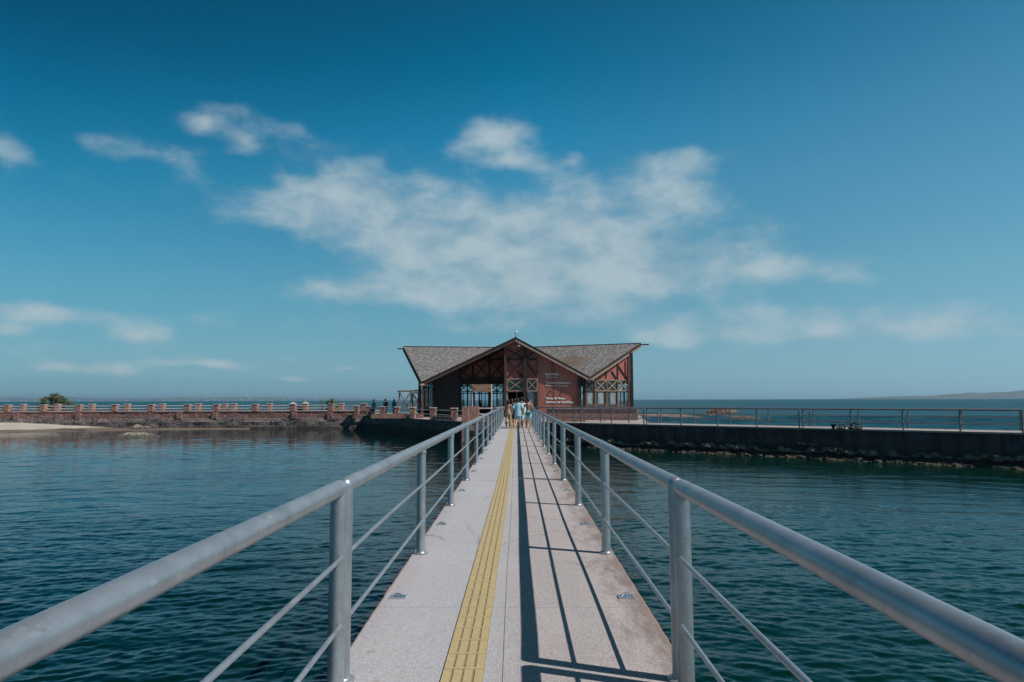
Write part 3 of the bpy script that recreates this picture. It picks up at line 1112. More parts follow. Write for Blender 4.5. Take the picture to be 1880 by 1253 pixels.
# pier railings: two parallel rows in sections
def pier_rail(s0, s1, nspan, wofs, label, mat, ends=None):
    e = empty('pier_railing', tuple(globals()['pier'](s0, wofs)), label, 'railing', 'railing sections along the right pier')
    if ends:
        pa_, pb_ = Vector(ends[0]), Vector(ends[1])
        pier = lambda s_, w_, z=0.0: pa_.lerp(pb_, (s_ - s0) / (s1 - s0)) + Vector((0, 0, z))
    else:
        pier = globals()['pier']
    for k in range(nspan + 1):
        s_ = s0 + (s1 - s0) * k / nspan
        MB().tube([pier(s_, wofs, .002), pier(s_, wofs, 1.04)], .042, 10).build('post', mat, e, smooth=True)
    MB().tube([pier(s0, wofs, 1.07), pier(s1, wofs, 1.07)], .044, 10).build('handrail', mat, e, smooth=True)
    for h in (.70, .36):
        MB().tube([pier(s0, wofs, h), pier(s1, wofs, h)], .018, 8).build('rail_bar', mat, e, smooth=True)


for k, (s0, s1, n, lab) in enumerate([(.9, 10.9, 4, 'grey railing on the near edge of the right pier, in front of the stone parapet'),
                                      (11.1, 20.9, 4, 'grey railing on the near edge of the right pier, in front of the reef'),
                                      (21.1, 31.2, 4, 'grey railing on the near edge of the right pier, behind the black rope coils'),
                                      (31.45, 41.6, 4, 'grey railing on the near edge of the pier, cut by the photo edge')]):
    pier_rail(s0, s1, n, .10, lab, M_RAIL2)
for k, (s0, s1, n, lab) in enumerate([(1.8, 10.7, 4, 'grey railing on the sea edge of the right pier against the stone parapet'),
                                      (10.95, 20.8, 4, 'grey railing on the sea edge of the right pier with the reef behind it'),
                                      (21.0, 31.0, 4, 'grey railing on the sea edge of the right pier behind the rope coils'),
                                      (31.2, 41.2, 4, 'grey railing on the sea edge of the right pier, last one towards the right')]):
    pier_rail(s0, s1, n, 2.45, lab, M_RAIL2, ends=((2.4, 51.75, 0), tuple(pier(10.7, 2.45))) if k == 0 else None)

# bollard and coils of rope on the pier
bp = P(1530, 784, 37.6)
e = empty('mooring_bollard', (bp.x, bp.y, 0), 'short black mushroom shaped mooring bollard on the pier edge', 'bollard')
MB().lathe((bp.x, bp.y, 0), [(.16, .001), (.16, .03), (.085, .05), (.075, .14), (.12, .20), (.17, .23), (.17, .27), (.10, .29)], 16).build('bollard_body', M_BLACK, e, smooth=True)
MB().lathe((bp.x, bp.y, 0), [(.21, .001), (.21, .012)], 16).build('base_plate', M_BLACK, e)


def coil(px, Y, lab, n, seed):
    p = P(px, 784, Y)
    rr = random.Random(seed)
    mbc = MB()
    for k in range(n):
        tilt = Matrix.Rotation(rr.uniform(.9, 1.5), 3, 'X') if k % 2 else Matrix.Rotation(rr.uniform(-.2, .5), 3, 'Y')
        tilt = Matrix.Rotation(rr.uniform(-.7, .7), 3, 'Z') @ tilt
        r = rr.uniform(.10, .19)
        mbc.torus((p.x + rr.uniform(-.2, .2), p.y + rr.uniform(-.15, .15), .03 + r * (.95 if k % 2 else .3)), r, .026, tilt)
    o = mbc.build('rope_coil', M_BLACK, smooth=True, origin=(p.x, p.y, 0))
    tag(o, lab, 'rope coil', 'black rope coils on the pier')


coil(1547, 37.0, 'smaller upright black rope coil on the pier beside the bollard', 6, 2)
coil(1570, 36.4, 'larger tangle of black rope coils on the pier, farther from the bollard', 13, 5)

# ------------------------------------------------------------------ quay platform
Q = [(-4.2, 53.0), (1.2, 52.6), (9.3, 48.35), (12.6, 70.0), (12.6, 92.0), (-17.0, 92.0), (-16.3, 74.0)]
quay = empty('quay', (0, 53, 0), 'stone quay platform that carries the timber terminal building', 'quay')
mb = MB()
# battered, slightly irregular outer wall built as rings
ring = []
for (a, b) in zip(Q, Q[1:] + Q[:1]):
    n = 14
    for k in range(n):
        f = k / n
        ring.append((a[0] + (b[0] - a[0]) * f, a[1] + (b[1] - a[1]) * f))
cx_, cy_ = -1.5, 72
for zi, (z, off) in enumerate(((-3.0, .45), (-1.7, .3), (-1.2, .2), (-.7, .1), (-.25, .03), (-.03, 0))):
    for i, (x, y) in enumerate(ring):
        d = Vector((x - cx_, y - cy_, 0)).normalized()
        nz = noise.fractal(Vector((x * .8, y * .8, z * 2)), 1, 2, 4) * (.16 if z < -.1 else .02)
        mb.v.append(Vector((x, y, z)) + d * (off + nz))
n = len(ring)
for k in range(5):
    for j in range(n):
        a, b = k * n + j, k * n + (j + 1) % n
        mb.f.append([a, b, b + n, a + n])
mb.f.append([5 * n + j for j in range(n)])
mb.build('quay_wall', M_QUAY, quay)
MB().prism(Q, -.029, -.006).build('quay_paving', M_PAVE, quay)
# sloping buttress at the far left corner
b0 = P(676, 760, 75.5)
MB().hexa([(-18.6, 74.6, -3), (-16.4, 73.8, -3), (-16.3, 79.5, -3), (-18.4, 80.4, -3),
           (-16.8, 75.2, -.05), (-16.35, 75.0, -.05), (-16.3, 79.0, -.05), (-16.7, 79.4, -.05)]).build('buttress', M_QUAY, quay)


def pillar(mat_p, parent, x, y, z0, z1, w_=.5, cap='flat', sub=True):
    o = MB().box(x - w_ / 2, x + w_ / 2, y - w_ / 2, y + w_ / 2, z0, z1).build('pillar', mat_p, parent, bevel=.03)
    c = MB()
    if cap == 'flat':
        c.box(x - w_ / 2 - .04, x + w_ / 2 + .04, y - w_ / 2 - .04, y + w_ / 2 + .04, z1 + .002, z1 + .09)
    else:
        h = w_ / 2 + .05
        c.box(x - h, x + h, y - h, y + h, z1 + .002, z1 + .08)
        i = len(c.v)
        c.v += [Vector(q) for q in ((x - h, y - h, z1 + .081), (x + h, y - h, z1 + .081), (x + h, y + h, z1 + .081), (x - h, y + h, z1 + .081), (x, y, z1 + .32))]
        c.f += [[i, i + 1, i + 4], [i + 1, i + 2, i + 4], [i + 2, i + 3, i + 4], [i + 3, i, i + 4]]
    c.build('cap', M_CAP, o, bevel=.02)
    return o


def rails_between(parent, pts, hs, r=.035, mat=None):
    for (a, b) in zip(pts, pts[1:]):
        for h in hs:
            MB().tube([(a[0], a[1], h), (b[0], b[1], h)], r, 8).build('rail', mat or M_WHITEPIPE, parent, smooth=True)


# balustrade along the quay's left side
bal = empty('quay_balustrade', (-4.2, 53.5, 0), 'low balustrade of stone pillars and pale rails along the left side of the quay', 'balustrade')
pl = []
A, B = Vector((-4.35, 53.6)), Vector((-16.0, 73.6))
for px in (834, 795, 757.7, 729.4, 702.6, 677):
    # intersection of the sight line with the quay edge line
    q = PW(px, 750, (A.x, A.y), (B.x, B.y))
    pl.append((q.x, q.y))
for (x, y) in pl:
    pillar(M_PILLAR, bal, x, y, -.02, .93, .52)
rails_between(bal, [(A.x + .2, A.y)] + pl, (.80, .42))
for i, (a, b) in enumerate(zip([(A.x + .2, A.y)] + pl, pl)):
    if i in (3, 4, 1):
        a, b = Vector(a), Vector(b)
        dd = (b - a).normalized()
        a2, b2 = a + dd * .35, b - dd * .35
        MB().beam((a2.x, a2.y, .15), (b2.x, b2.y, .15), .22, .26).build('low_kerb', M_PILLAR, bal)
# far edge balustrade of quay, seen behind the first one
bal2 = empty('far_quay_balustrade', (-16, 78, 0), 'short balustrade at the far left corner of the quay beside the person in yellow hat', 'balustrade')
f2 = [(P(683, 750, 76).x, 76.0), (P(655, 750, 80.4).x, 80.4)]
for i, (x, y) in enumerate(f2):
    pillar(M_PILLAR, bal2, x, y, -.02, .93, .55)
rails_between(bal2, [(P(702, 750, 76).x, 76.0)] + f2, (.80, .42))

# abutment pillars and rails left of the walkway end
ab = empty('abutment_balustrade', (-4, 53, 0), 'stone gate pillars with pale rails at the shore end of the walkway, left side', 'balustrade')
x0, x1 = P(848, 760, 53).x, P(860.5, 760, 53).x
o = MB().box(x0, x1, 52.72, 53.25, -3.0, 1.13).build('pillar', M_PARAPET, ab, bevel=.02)
x0b, x1b = P(861, 760, 54.2).x, P(879.5, 760, 54.2).x
MB().box(x0b, x1b, 53.9, 54.5, -.02, 1.13).build('pillar', M_PILLAR, ab, bevel=.02)
for h in (.98, .52):
    MB().tube([(x1b - .02, 54.0, h), (-1.35, 54.0, h)], .05, 8).build('rail', M_WHITEPIPE, ab, smooth=True)
MB().box(x1b - .3, -1.3, 53.35, 53.6, -.02, .36).build('low_wall', M_PILLAR, ab, bevel=.02)
pillar(M_PILLAR, ab, -1.45, 54.0, -.02, 1.0, .35)

# right parapet wall along the pier's inner edge
pa = empty('parapet_wall', (2.3, 52.0, 0), 'reddish stone parapet wall in front of the right wing of the terminal', 'wall')
mb = MB()
a0, a1 = Vector((2.3, 52.0, 0)), Vector((8.95, 50.55, 0))
ww = Vector((.075, .35, 0))
zt = .93
mb.hexa([a0 - Vector((0, 0, .0)), a1, a1 + ww, a0 + ww, a0 + Vector((0, 0, zt)), a1 + Vector((0, 0, zt)), a1 + ww + Vector((0, 0, zt)), a0 + ww + Vector((0, 0, zt))])
mb.build('wall', M_PARAPET, pa, bevel=.02)
mb = MB()
mb.beam(a0 + ww * .5 + Vector((0, 0, zt + .035)), a1 + ww * .5 + Vector((0, 0, zt + .035)), .42, .06)
mb.build('coping', M_CAP, pa)
mb = MB()
b0_, b1_ = Vector((5.2, 51.33, .002)), Vector((9.05, 50.50, .002))
mb.hexa([b0_, b1_, b1_ - N * .35, b0_ - N * .12, b0_ + Vector((0, 0, .09)), b1_ + Vector((0, 0, .09)), b1_ - N * .3 + Vector((0, 0, .05)), b0_ - N * .1 + Vector((0, 0, .05))])
mb.build('footing', M_CAP, pa)

# ------------------------------------------------------------------ promenade on the left
YW = 81.0
wall = empty('sea_wall', (-45, YW, 0), 'long rubble masonry sea wall, red above and grey below, along the left shore', 'sea wall')
mb = MB()
xl, xr = -115.0, -16.9
ztop = .42
nx = 240
for k in range(nx + 1):
    x = xl + (xr - xl) * k / nx
    for j, (z, y) in enumerate(((-3.0, -.5), (-1.7, -.38), (-1.25, -.22), (-.85, -.25), (-.45, -.12), (-.42, 0), (0, .02), (ztop - .08, .02))):
        nz = noise.fractal(Vector((x * .7, 3, z * 1.5)), 1, 2, 5) * (.20 if z < -.43 else .05)
        mb.v.append(Vector((x, YW + y + nz, z)))
for k in range(nx):
    for j in range(7):
        a = k * 8 + j
        mb.f.append([a, a + 8, a + 9, a + 1])
mb.build('wall', M_SEAWALL, wall)
MB().box(xl, xr, YW - .03, YW + .5, ztop - .079, ztop).build('coping', M_PILLAR, wall)
MB().box(xl, xr, YW + .502, YW + 6.0, -3, ztop - .01).build('promenade_floor', M_PAVE, wall)
mb = MB()
for px in (30, 145, 330, 395, 540, 606):
    x = P(px, 760, YW).x
    mb.box(x - .3, x + .3, YW - .22, YW + .02, -.5, ztop - .1)
mb.build('wall_pier', M_SEAWALL, wall)

front = empty('promenade_balustrade', (-45, YW + .25, ztop), 'front row of capped stone pillars and two pale rails on the left sea wall', 'balustrade', 'balustrades on the sea wall')
FX = [-55, 15, 80.5, 145.6, 211.6, 278.5, 345, 398.5, 469, 538, 608, 668]
pts = []
for px in FX:
    x = P(px, 745, YW + .25).x
    pts.append((x, YW + .25))
    pillar(M_PILLAR, front, x, YW + .25, ztop + .002, 1.17, .60, 'pyramid' if px == 538 else 'flat')
rails_between(front, pts, (1.05, .72), .032)
back = empty('promenade_balustrade', (-45, YW + 5, ztop), 'back row of capped stone pillars and pale rails at the sea side of the promenade', 'balustrade', 'balustrades on the sea wall')
BX = [-30, 42.5, 106, 169, 234, 298, 364.4, 413, 429.5, 495, 561, 627]
pts = []
for px in BX:
    x = P(px, 745, YW + 4.6).x
    pts.append((x, YW + 4.6))
    pillar(M_PILLAR, back, x, YW + 4.6, ztop - .008, 1.21, .60, 'pyramid' if px == 561 else 'flat')
rails_between(back, pts, (1.05, .72), .032)

# sand and shore rocks
mb = MB()
xs = [-120 + k * .8 for k in range(112)]
ysn = [68 + k * .45 for k in range(31)]


def sand_h(x, y):
    px = 948 + 1253 * x / y
    # distance in front of the wall at which sand meets the water
    if px < 0:
        r = 9.0
    else:
        r = 8.0 - px * .015 if px < 200 else 5.0 - (px - 200) * .016
        r = max(r, .2)
    r += .9 * noise.noise(Vector((x * .18, 0, 4)))
    f = (YW - y) / max(r, .2)
    hmax = .85 if px < 40 else max(.15, .85 - (px - 40) * .004)
    z = WZ + hmax * (1 - f) ** 1.0 if f < 1 else WZ - .5 * (f - 1) * r * .3
    return z + .05 * noise.fractal(Vector((x * .5, y * .8, 0)), 1, 2, 4)


for y in ysn:
    for x in xs:
        mb.v.append(Vector((x, y, sand_h(x, y))))
nx_ = len(xs)
for k in range(len(ysn) - 1):
    for j in range(nx_ - 1):
        a = k * nx_ + j
        mb.f.append([a, a + 1, a + nx_ + 1, a + nx_])
tag(mb.build('beach', M_SAND, smooth=True), 'pale strip of sand at the foot of the left sea wall', kind='structure')

def rock_mound(name, c, rx, ry, h, mat, lab, cat, seed, grp=None, rough=.35, flat=False):
    mbr = MB()
    n, m = 56, 16
    for k in range(m + 1):
        rr_ = k / m
        for j in range(n):
            a = 2 * math.pi * j / n
            ex = 1 + .35 * noise.noise(Vector((math.cos(a) * 1.6, math.sin(a) * 1.6, seed)))
            x, y = math.cos(a) * rx * rr_ * ex, math.sin(a) * ry * rr_ * ex
            base = (1 - rr_ ** (6 if flat else 2.2))
            nz = noise.fractal(Vector((x * 1.1 + seed * 9, y * 1.1, seed)), 1, 2, 6)
            z = h * base * (1 + rough * nz * 2) - .35 * rr_ ** 3
            mbr.v.append(Vector((c[0] + x, c[1] + y, WZ + z)))
    for k in range(m):
        for j in range(n):
            a, b = k * n + j, k * n + (j + 1) % n
            mbr.f.append([a, a + n, b + n, b])
    mbr.f.append([j for j in range(n)])
    o = mbr.build(name, mat, smooth=False, origin=(c[0], c[1], WZ))
    tag(o, lab, cat, grp)
    return o


rp = P(252, 798, 63.5)
rock_mound('rock', (rp.x, 63.5), 2.4, 1.6, .40, M_PALEROCK, 'flat pale topped rock lying alone in the water in front of the left wall', 'rock', 2.0)
rp = P(200, 801, 63.0)
rock_mound('rock', (rp.x, 63.0), 1.6, .5, .06, M_ROCK, 'barely emerging dark rock beside the pale topped rock', 'rock', 6.0)
rp = P(110, 788, 75)
rock_mound('rock', (rp.x, 76.5), 2.6, .9, .30, M_ROCK, 'dark wet rock at the water edge of the sand', 'rock', 4.0)
rp = P(255, 783, 79)
rock_mound('rock', (rp.x, 79.3), 2.2, .9, .42, M_ROCK, 'low brown rock against the foot of the left sea wall', 'rock', 5.0)

# reef behind the pier
sea_d = lambda py: (1.64 - WZ) * FPX / (py - 734)
c = P(1240, 765, 132)
rock_mound('reef', (c.x, 140), 8.2, 24, .22, M_SANDBAR, 'flat tan reef just above the water behind the right pier', 'reef', 3.0, 'reefs beyond the right pier', flat=True)
c = P(1328, 760, 165)
rock_mound('reef', (c.x, 165), 3.6, 4, .85, M_REEF, 'dark raised slab of reef rock, tallest beyond the right pier', 'reef', 7.0, 'reefs beyond the right pier', flat=True)
c = P(1365, 769, 118)
rock_mound('reef', (c.x, 118), 4.6, 4.5, .34, M_REEF, 'low dark brown reef rocks nearest the right pier', 'reef', 8.0, 'reefs beyond the right pier')
c = P(1290, 763, 140)
rock_mound('reef', (c.x, 136), 4.0, 3, .55, M_REEF, 'brown reef ridge between the tan flat and the raised slab', 'reef', 9.0, 'reefs beyond the right pier')

# ------------------------------------------------------------------ vegetation
def mk_leaf(name, a, b_):
    m, t, b = new_mat(name)
    oc = t.new('ShaderNodeTexCoord').outputs['Object']
    n = t.noise(oc, 2.2, 3, .6)
    rr_ = t.new('ShaderNodeTexWhiteNoise', noise_dimensions='3D', ins={0: t.vmath('FLOOR', t.vmath('MULTIPLY', oc, (7, 7, 7)))}).outputs[0]
    f = t.math('ADD', t.math('MULTIPLY', n, .6), t.math('MULTIPLY', rr_, .4))
    t.set(b, 'Base Color', t.mix(t.step(f, .3, .7), a, b_))
    b.inputs['Roughness'].default_value = .7
    return m


M_LEAF = mk_leaf('olive_leaves', (.035, .05, .012), (.13, .13, .035))
M_LEAF2 = mk_leaf('green_leaves', (.05, .09, .01), (.13, .20, .03))
M_BARK = simple('bark', (.10, .07, .05), .9, var=.4)


def bush(px, Y, wpx, toppy, zb, lab, seed, mat, nclump=34, nleaf=130, grp='shrubs behind the sea wall', skew=0, name='shrub'):
    rr = random.Random(seed)
    c = P(px, 740, Y)
    W = wpx / FPX * Y / 2
    top = P(px, toppy, Y).z
    H = top - zb
    e = empty(name, (c.x, Y, zb), lab, 'shrub', grp)
    mbt = MB()
    mbl = MB()
    for k in range(nclump):
        a = rr.uniform(0, 2 * math.pi)
        u = rr.random() ** .6
        v = rr.uniform(.05, 1)
        prof = math.sqrt(max(0, 1 - (v * .98) ** 2.2))
        q = Vector((c.x + math.cos(a) * W * u * prof * .92 + skew * v, Y + math.sin(a) * W * u * prof * .8, zb + H * v * .93))
        mbt.tube([(c.x, Y, zb), (c.x + (q.x - c.x) * .4, Y + (q.y - Y) * .4, zb + (q.z - zb) * .55), tuple(q)], .03, 5, radii=[.07, .04, .012])
        cr = rr.uniform(.18, .38) * W / 2.2
        for j in range(nleaf):
            d = Vector((rr.gauss(0, 1), rr.gauss(0, 1), rr.gauss(0, .6)))
            d = d.normalized() * rr.random() ** .4 * cr
            p = q + d
            nrm = (d + Vector((rr.uniform(-1, 1), rr.uniform(-1, 1), rr.uniform(0, 1))) * cr).normalized()
            tx = nrm.orthogonal().normalized()
            ty = nrm.cross(tx)
            s_ = rr.uniform(.04, .085)
            mbl.poly([p - tx * s_ * .5, p - ty * s_, p + tx * s_ * .5, p + ty * s_])
    mbt.build('branches', M_BARK, e)
    mbl.build('foliage', mat, e)


bush(102, 89.5, 70, 720.5, -.2, 'large rounded olive green shrub rising behind the left sea wall', 3, M_LEAF, 60, 150)
bush(608, 89.5, 34, 730.5, -.2, 'small green shrub behind the sea wall near the buttress', 5, M_LEAF2, 42, 150)
bush(591, 89.8, 11, 728.5, -.2, 'thin leafy sprig standing left of the small green shrub', 8, M_LEAF2, 7, 70)
bush(622, 90.0, 18, 736.0, -.2, 'low dull shrub right of the small green shrub', 9, M_LEAF, 12, 90)
bush(5, 88.8, 40, 744.5, .1, 'low scrub behind the wall at the left edge', 11, M_LEAF, 20, 80)
bush(84, 88.0, 44, 745, .1, 'low scrub spreading under the large olive shrub', 12, M_LEAF, 20, 80)

# dark round thing between the pyramid pillars: a boulder on the promenade
q = P(551, 748, 84.5)
rock_mound_z = WZ
mb = MB()
rubble(mb, (q.x, 84.5, ztop + .28), .38, 3, .8)
tag(mb.build('boulder', M_BLACK, origin=(q.x, 84.5, ztop)), 'dark round boulder on the promenade between the two pointed pillars', 'boulder')

# ------------------------------------------------------------------ terminal building
bld = empty('terminal_building', (0, 66, 0), 'timber and red board ferry terminal with folded grey shingle roof', 'building')
YF = 66.0
YR = 69.5
A_ = P(946.5, 619.5, 65.45)
L_ = P(774, 701.5, 65.60)
R_ = P(1083, 692.5, 65.60)
B_ = P(1176, 631, 71.5)
C_ = P(741, 637, 74.0)
K_ = P(957, 639, 76.0)
D_ = Vector((.6, 90.0, K_.z))
MM = Vector((-9.6, 86.0, L_.z))
NN = Vector((8.6, 86.0, R_.z))
panels = [(A_, K_, L_), (L_, K_, C_), (C_, K_, MM), (MM, K_, D_), (D_, K_, NN), (NN, K_, B_), (B_, K_, R_), (R_, K_, A_)]


def roofz(x, y):
    best = None
    for tri in panels:
        a, b, c = tri
        d = (b.x - a.x) * (c.y - a.y) - (c.x - a.x) * (b.y - a.y)
        if abs(d) < 1e-6:
            continue
        u = ((x - a.x) * (c.y - a.y) - (c.x - a.x) * (y - a.y)) / d
        v = ((b.x - a.x) * (y - a.y) - (x - a.x) * (b.y - a.y)) / d
        if u >= -.02 and v >= -.02 and u + v <= 1.02:
            return a.z + (b.z - a.z) * u + (c.z - a.z) * v
    return min(L_.z, R_.z)


th = .16
me = bpy.data.meshes.new('roof')
bmr = bmesh.new()
uvl = bmr.loops.layers.uv.new('UVMap')
for (a, b, c) in panels:
    nrm = (b - a).cross(c - a).normalized()
    if nrm.z < 0:
        b, c = c, b
        nrm = -nrm
    h = Vector((0, 0, 1)).cross(nrm).normalized()
    s_ = nrm.cross(h).normalized()
    vs = [bmr.verts.new(p - bld.location) for p in (a, b, c)]
    f = bmr.faces.new(vs)
    for lp, p in zip(f.loops, (a, b, c)):
        lp[uvl].uv = (p.dot(h), p.dot(s_))
me_ = me
bmr.to_mesh(me)
bmr.free()
me.materials.append(M_SHINGLE)
o = bpy.data.objects.new('roof', me)
col.objects.link(o)
o.parent = bld
# soffit: the underside boards, one thickness lower
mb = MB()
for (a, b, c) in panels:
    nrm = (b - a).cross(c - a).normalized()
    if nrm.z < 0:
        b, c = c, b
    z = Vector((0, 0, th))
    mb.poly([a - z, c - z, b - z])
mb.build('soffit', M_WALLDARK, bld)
# eave boards with scalloped trim along the front edges
def barge(a, b, name_mat, trim_mat, flip=1):
    mbb = MB()
    outn = Vector((b.y - a.y, -(b.x - a.x), 0)).normalized()
    if outn.y > 0:
        outn = -outn
    z = Vector((0, 0, 1))
    mbb.slab([a + z * .02, b + z * .02, b - z * .24, a - z * .24], outn * .06)
    mbb.build('barge_board', name_mat, bld)
    ln = (b - a).length
    nn_ = int(ln / .26)
    mbt = MB()
    for k in range(nn_):
        f0, f1 = k / nn_, (k + 1) / nn_
        p0, p1 = a.lerp(b, f0) - z * .235, a.lerp(b, f1) - z * .235
        w_ = [p0, p1, p1 - z * .10, p0.lerp(p1, .75) - z * .19, p0.lerp(p1, .5) - z * .22, p0.lerp(p1, .25) - z * .19, p0 - z * .10]
        mbt.slab([q + outn * .062 for q in w_], outn * .025)
    mbt.build('scalloped_trim', trim_mat, bld)


M_TRIM_SHADE = mk_wood('shaded_scalloped_trim', (.06, .035, .03), (.14, .075, .05))  # shade put into the colour: darker copy of the scalloped trim
M_TRIM_SUN = mk_wood('sunlit_scalloped_trim', (.30, .21, .18), (.42, .32, .28))  # sunlight put into the colour: paler copy for the right gable slope
barge(A_, L_, M_TIMBER, M_TRIM_SHADE)
barge(R_, A_, M_TIMBER, M_TRIM_SUN)
barge(B_, R_, M_TIMBER, M_TRIM)
barge(C_, L_, M_TIMBER, M_TRIM_SHADE)
barge(C_, MM, M_TIMBER, M_TRIM_SHADE)
barge(B_, NN, M_TIMBER, M_TRIM_SHADE)
# roof ridge caps and projecting ridge poles
mb = MB()
for t_ in (A_, B_, C_, D_):
    mb.tube([t_ + Vector((0, 0, .02)), K_ + Vector((0, 0, .03))], .06, 6)
mb.build('ridge_cap', M_TIMBER, bld)
mb = MB()
mb.beam(B_ + Vector((-.6, .05, -.12)), B_ + Vector((.85, .0, -.12)), .12, .12)
mb.beam(B_ + Vector((.80, .0, -.20)), B_ + Vector((.80, .0, -.02)), .1, .1)
mb.build('ridge_pole', M_TIMBER, bld)
mb = MB()
mb.beam(C_ + Vector((.6, .0, -.22)), C_ + Vector((-.65, .0, -.22)), .12, .12)
mb.build('ridge_pole', M_TIMBER, bld)
# valley spouts (log ends) at the low corners
MB().tube([L_ + Vector((.35, .2, -.28)), L_ + Vector((-.12, -.5, -.32))], .13, 10).build('valley_log', M_LOG, bld)
MB().tube([R_ + Vector((-.35, .1, -.22)), R_ + Vector((.35, -.25, -.33))], .12, 10).build('valley_log', M_LOG, bld)
# finial with gull-like weather vane
fz = A_ + Vector((.02, .15, 0))
mb = MB()
mb.tube([fz, fz + Vector((0, 0, .52))], .022, 6)
mb.tube([fz + Vector((.22, 0, .05)), fz + Vector((.22, 0, .38))], .012, 6)
mb.build('finial_pole', M_TIMBER, bld)
mb = MB()
mb.ball(fz + Vector((.05, 0, .50)), .11, 10, 8, (1.0, .7, 1.25))
mb.tube([fz + Vector((.06, 0, .52)), fz + Vector((.26, 0, .60)), fz + Vector((.28, 0, .72))], .03, 6, radii=[.05, .03, .012])
mb.build('weather_vane', M_LETTER, bld, smooth=True)


def wall_poly(name, xs_, Y, zb, mat, parent, thick=.12, top=None, drop=th + .03, xl_=None):
    """wall at constant depth; top follows the roof"""
    pts = [(x, Y, zb) for x in (xs_[0], xs_[-1])]
    tops = [(x, Y, (roofz(x, Y) - drop) if top is None else min(top, roofz(x, Y) - drop)) for x in reversed(xs_)]
    return MB().slab(pts + tops, (0, thick, 0)).build(name, mat, parent)


X = lambda px, Y=YF: P(px, 700, Y).x
Z = lambda py, Y=YF, px=950: P(px, py, Y).z


def lin(a, b, n=8):
    return [a + (b - a) * k / n for k in range(n + 1)]


# --- right half of the front: sign wall
wall_poly('sign_wall', lin(X(988), X(1061), 6), YF, -.005, M_BRICK, bld)
# upper red boards of the central bays
zb1 = Z(695.5)
zb2 = Z(718)
wall_poly('upper_boards', lin(X(929), X(987.6), 6), YF + .02, zb1, M_RED, bld)
# left recess: upper boards, set back
wall_poly('upper_boards', lin(X(800, YR), X(926, YR), 8), YR, Z(695.3, YR), M_RED, bld)
# side return of the recess
MB().box(X(926, YF) - .12, X(926, YF), YF, YR, 0, 5.6).build('recess_return', M_WALLDARK, bld)
# dark boarded wall panel between the left window and the open glazing
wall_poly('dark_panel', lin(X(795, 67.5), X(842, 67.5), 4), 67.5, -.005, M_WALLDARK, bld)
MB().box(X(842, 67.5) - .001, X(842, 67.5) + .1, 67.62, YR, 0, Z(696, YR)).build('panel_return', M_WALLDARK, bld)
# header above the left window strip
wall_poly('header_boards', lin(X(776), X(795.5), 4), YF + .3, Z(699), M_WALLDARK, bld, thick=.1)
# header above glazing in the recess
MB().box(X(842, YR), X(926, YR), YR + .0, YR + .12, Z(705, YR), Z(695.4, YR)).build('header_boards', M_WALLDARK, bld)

# --- big posts
def post(px, y0, w_, Y, mat, top=None, name='column'):
    x = X(px, Y)
    z1 = (roofz(x, Y) - th - .02) if top is None else top
    return MB().beam((x, Y, .0), (x, Y, z1), w_, w_, up=(0, 1, 0)).build(name, mat, bld)


post(928, 0, .22, YF - .15, M_POST)
post(964, 0, .34, YF - .19, M_TIMBER)
post(987.5, 0, .14, YF - .09, M_TIMBER2)
post(1064, 0, .30, YF - .10, M_TIMBER)
post(1071, 0, .18, YF - .18, M_TIMBER)
post(771, 0, .26, YF + .0, M_TIMBER, top=3.5)
post(776.3, 0, .12, YF - .25, M_TIMBER2, top=3.3)
post(868.4, 0, .2, YR - .12, M_TIMBER)
post(898.7, 0, .2, YR - .12, M_TIMBER)
post(843, 0, .2, YR - .12, M_TIMBER)
post(808, 0, .2, YR - .12, M_TIMBER)

# --- timber framing lines and X braces
def xb(x0, y0, x1, y1, Y, mat, w_=.09, frame=True, name='brace'):
    m = MB()
    a, b, c, d = P(x0, y0, Y), P(x1, y0, Y), P(x1, y1, Y), P(x0, y1, Y)
    m.beam(a, c, w_, w_ * .5, up=(0, 1, 0))
    m2 = Vector((0, -.015, 0))
    m.beam(b + m2, d + m2, w_, w_ * .5, up=(0, 1, 0))
    m.build(name, mat, bld)


ym = YF - .10
xb(930.5, 661, 961.5, 695, ym, M_TIMBER, .13)
xb(930.5, 640.5, 961.5, 659.5, ym, M_TIMBER, .11)
MB().beam(P(929, 660.3, ym), P(985, 660.3, ym), .16, .14, up=(0, 1, 0)).build('tie_beam', M_TIMBER, bld)
MB().beam(P(967, 665, ym), P(987, 694, ym), .13, .07, up=(0, 1, 0)).build('brace', M_TIMBER, bld)
MB().beam(P(967, 657, ym), P(987, 643, ym), .11, .07, up=(0, 1, 0)).build('brace', M_TIMBER, bld)
yl = YR - .12
xb(870.5, 663, 896.5, 694, yl, M_TIMBER, .13)
xb(901, 663, 926, 694, yl, M_TIMBER, .13)
MB().beam(P(866, 694, yl), P(843, 680, yl), .13, .07, up=(0, 1, 0)).build('brace', M_TIMBER, bld)
MB().beam(P(866, 668, yl), P(843, 694, yl), .13, .07, up=(0, 1, 0)).build('brace', M_TIMBER, bld)
MB().beam(P(884, 661, yl), P(927, 661, yl), .16, .14, up=(0, 1, 0)).build('tie_beam', M_TIMBER, bld)
MB().beam(P(800, 695.4, yl - .02), P(927, 695.4, yl - .02), .2, .16, up=(0, 1, 0)).build('tie_beam', M_TIMBER, bld)
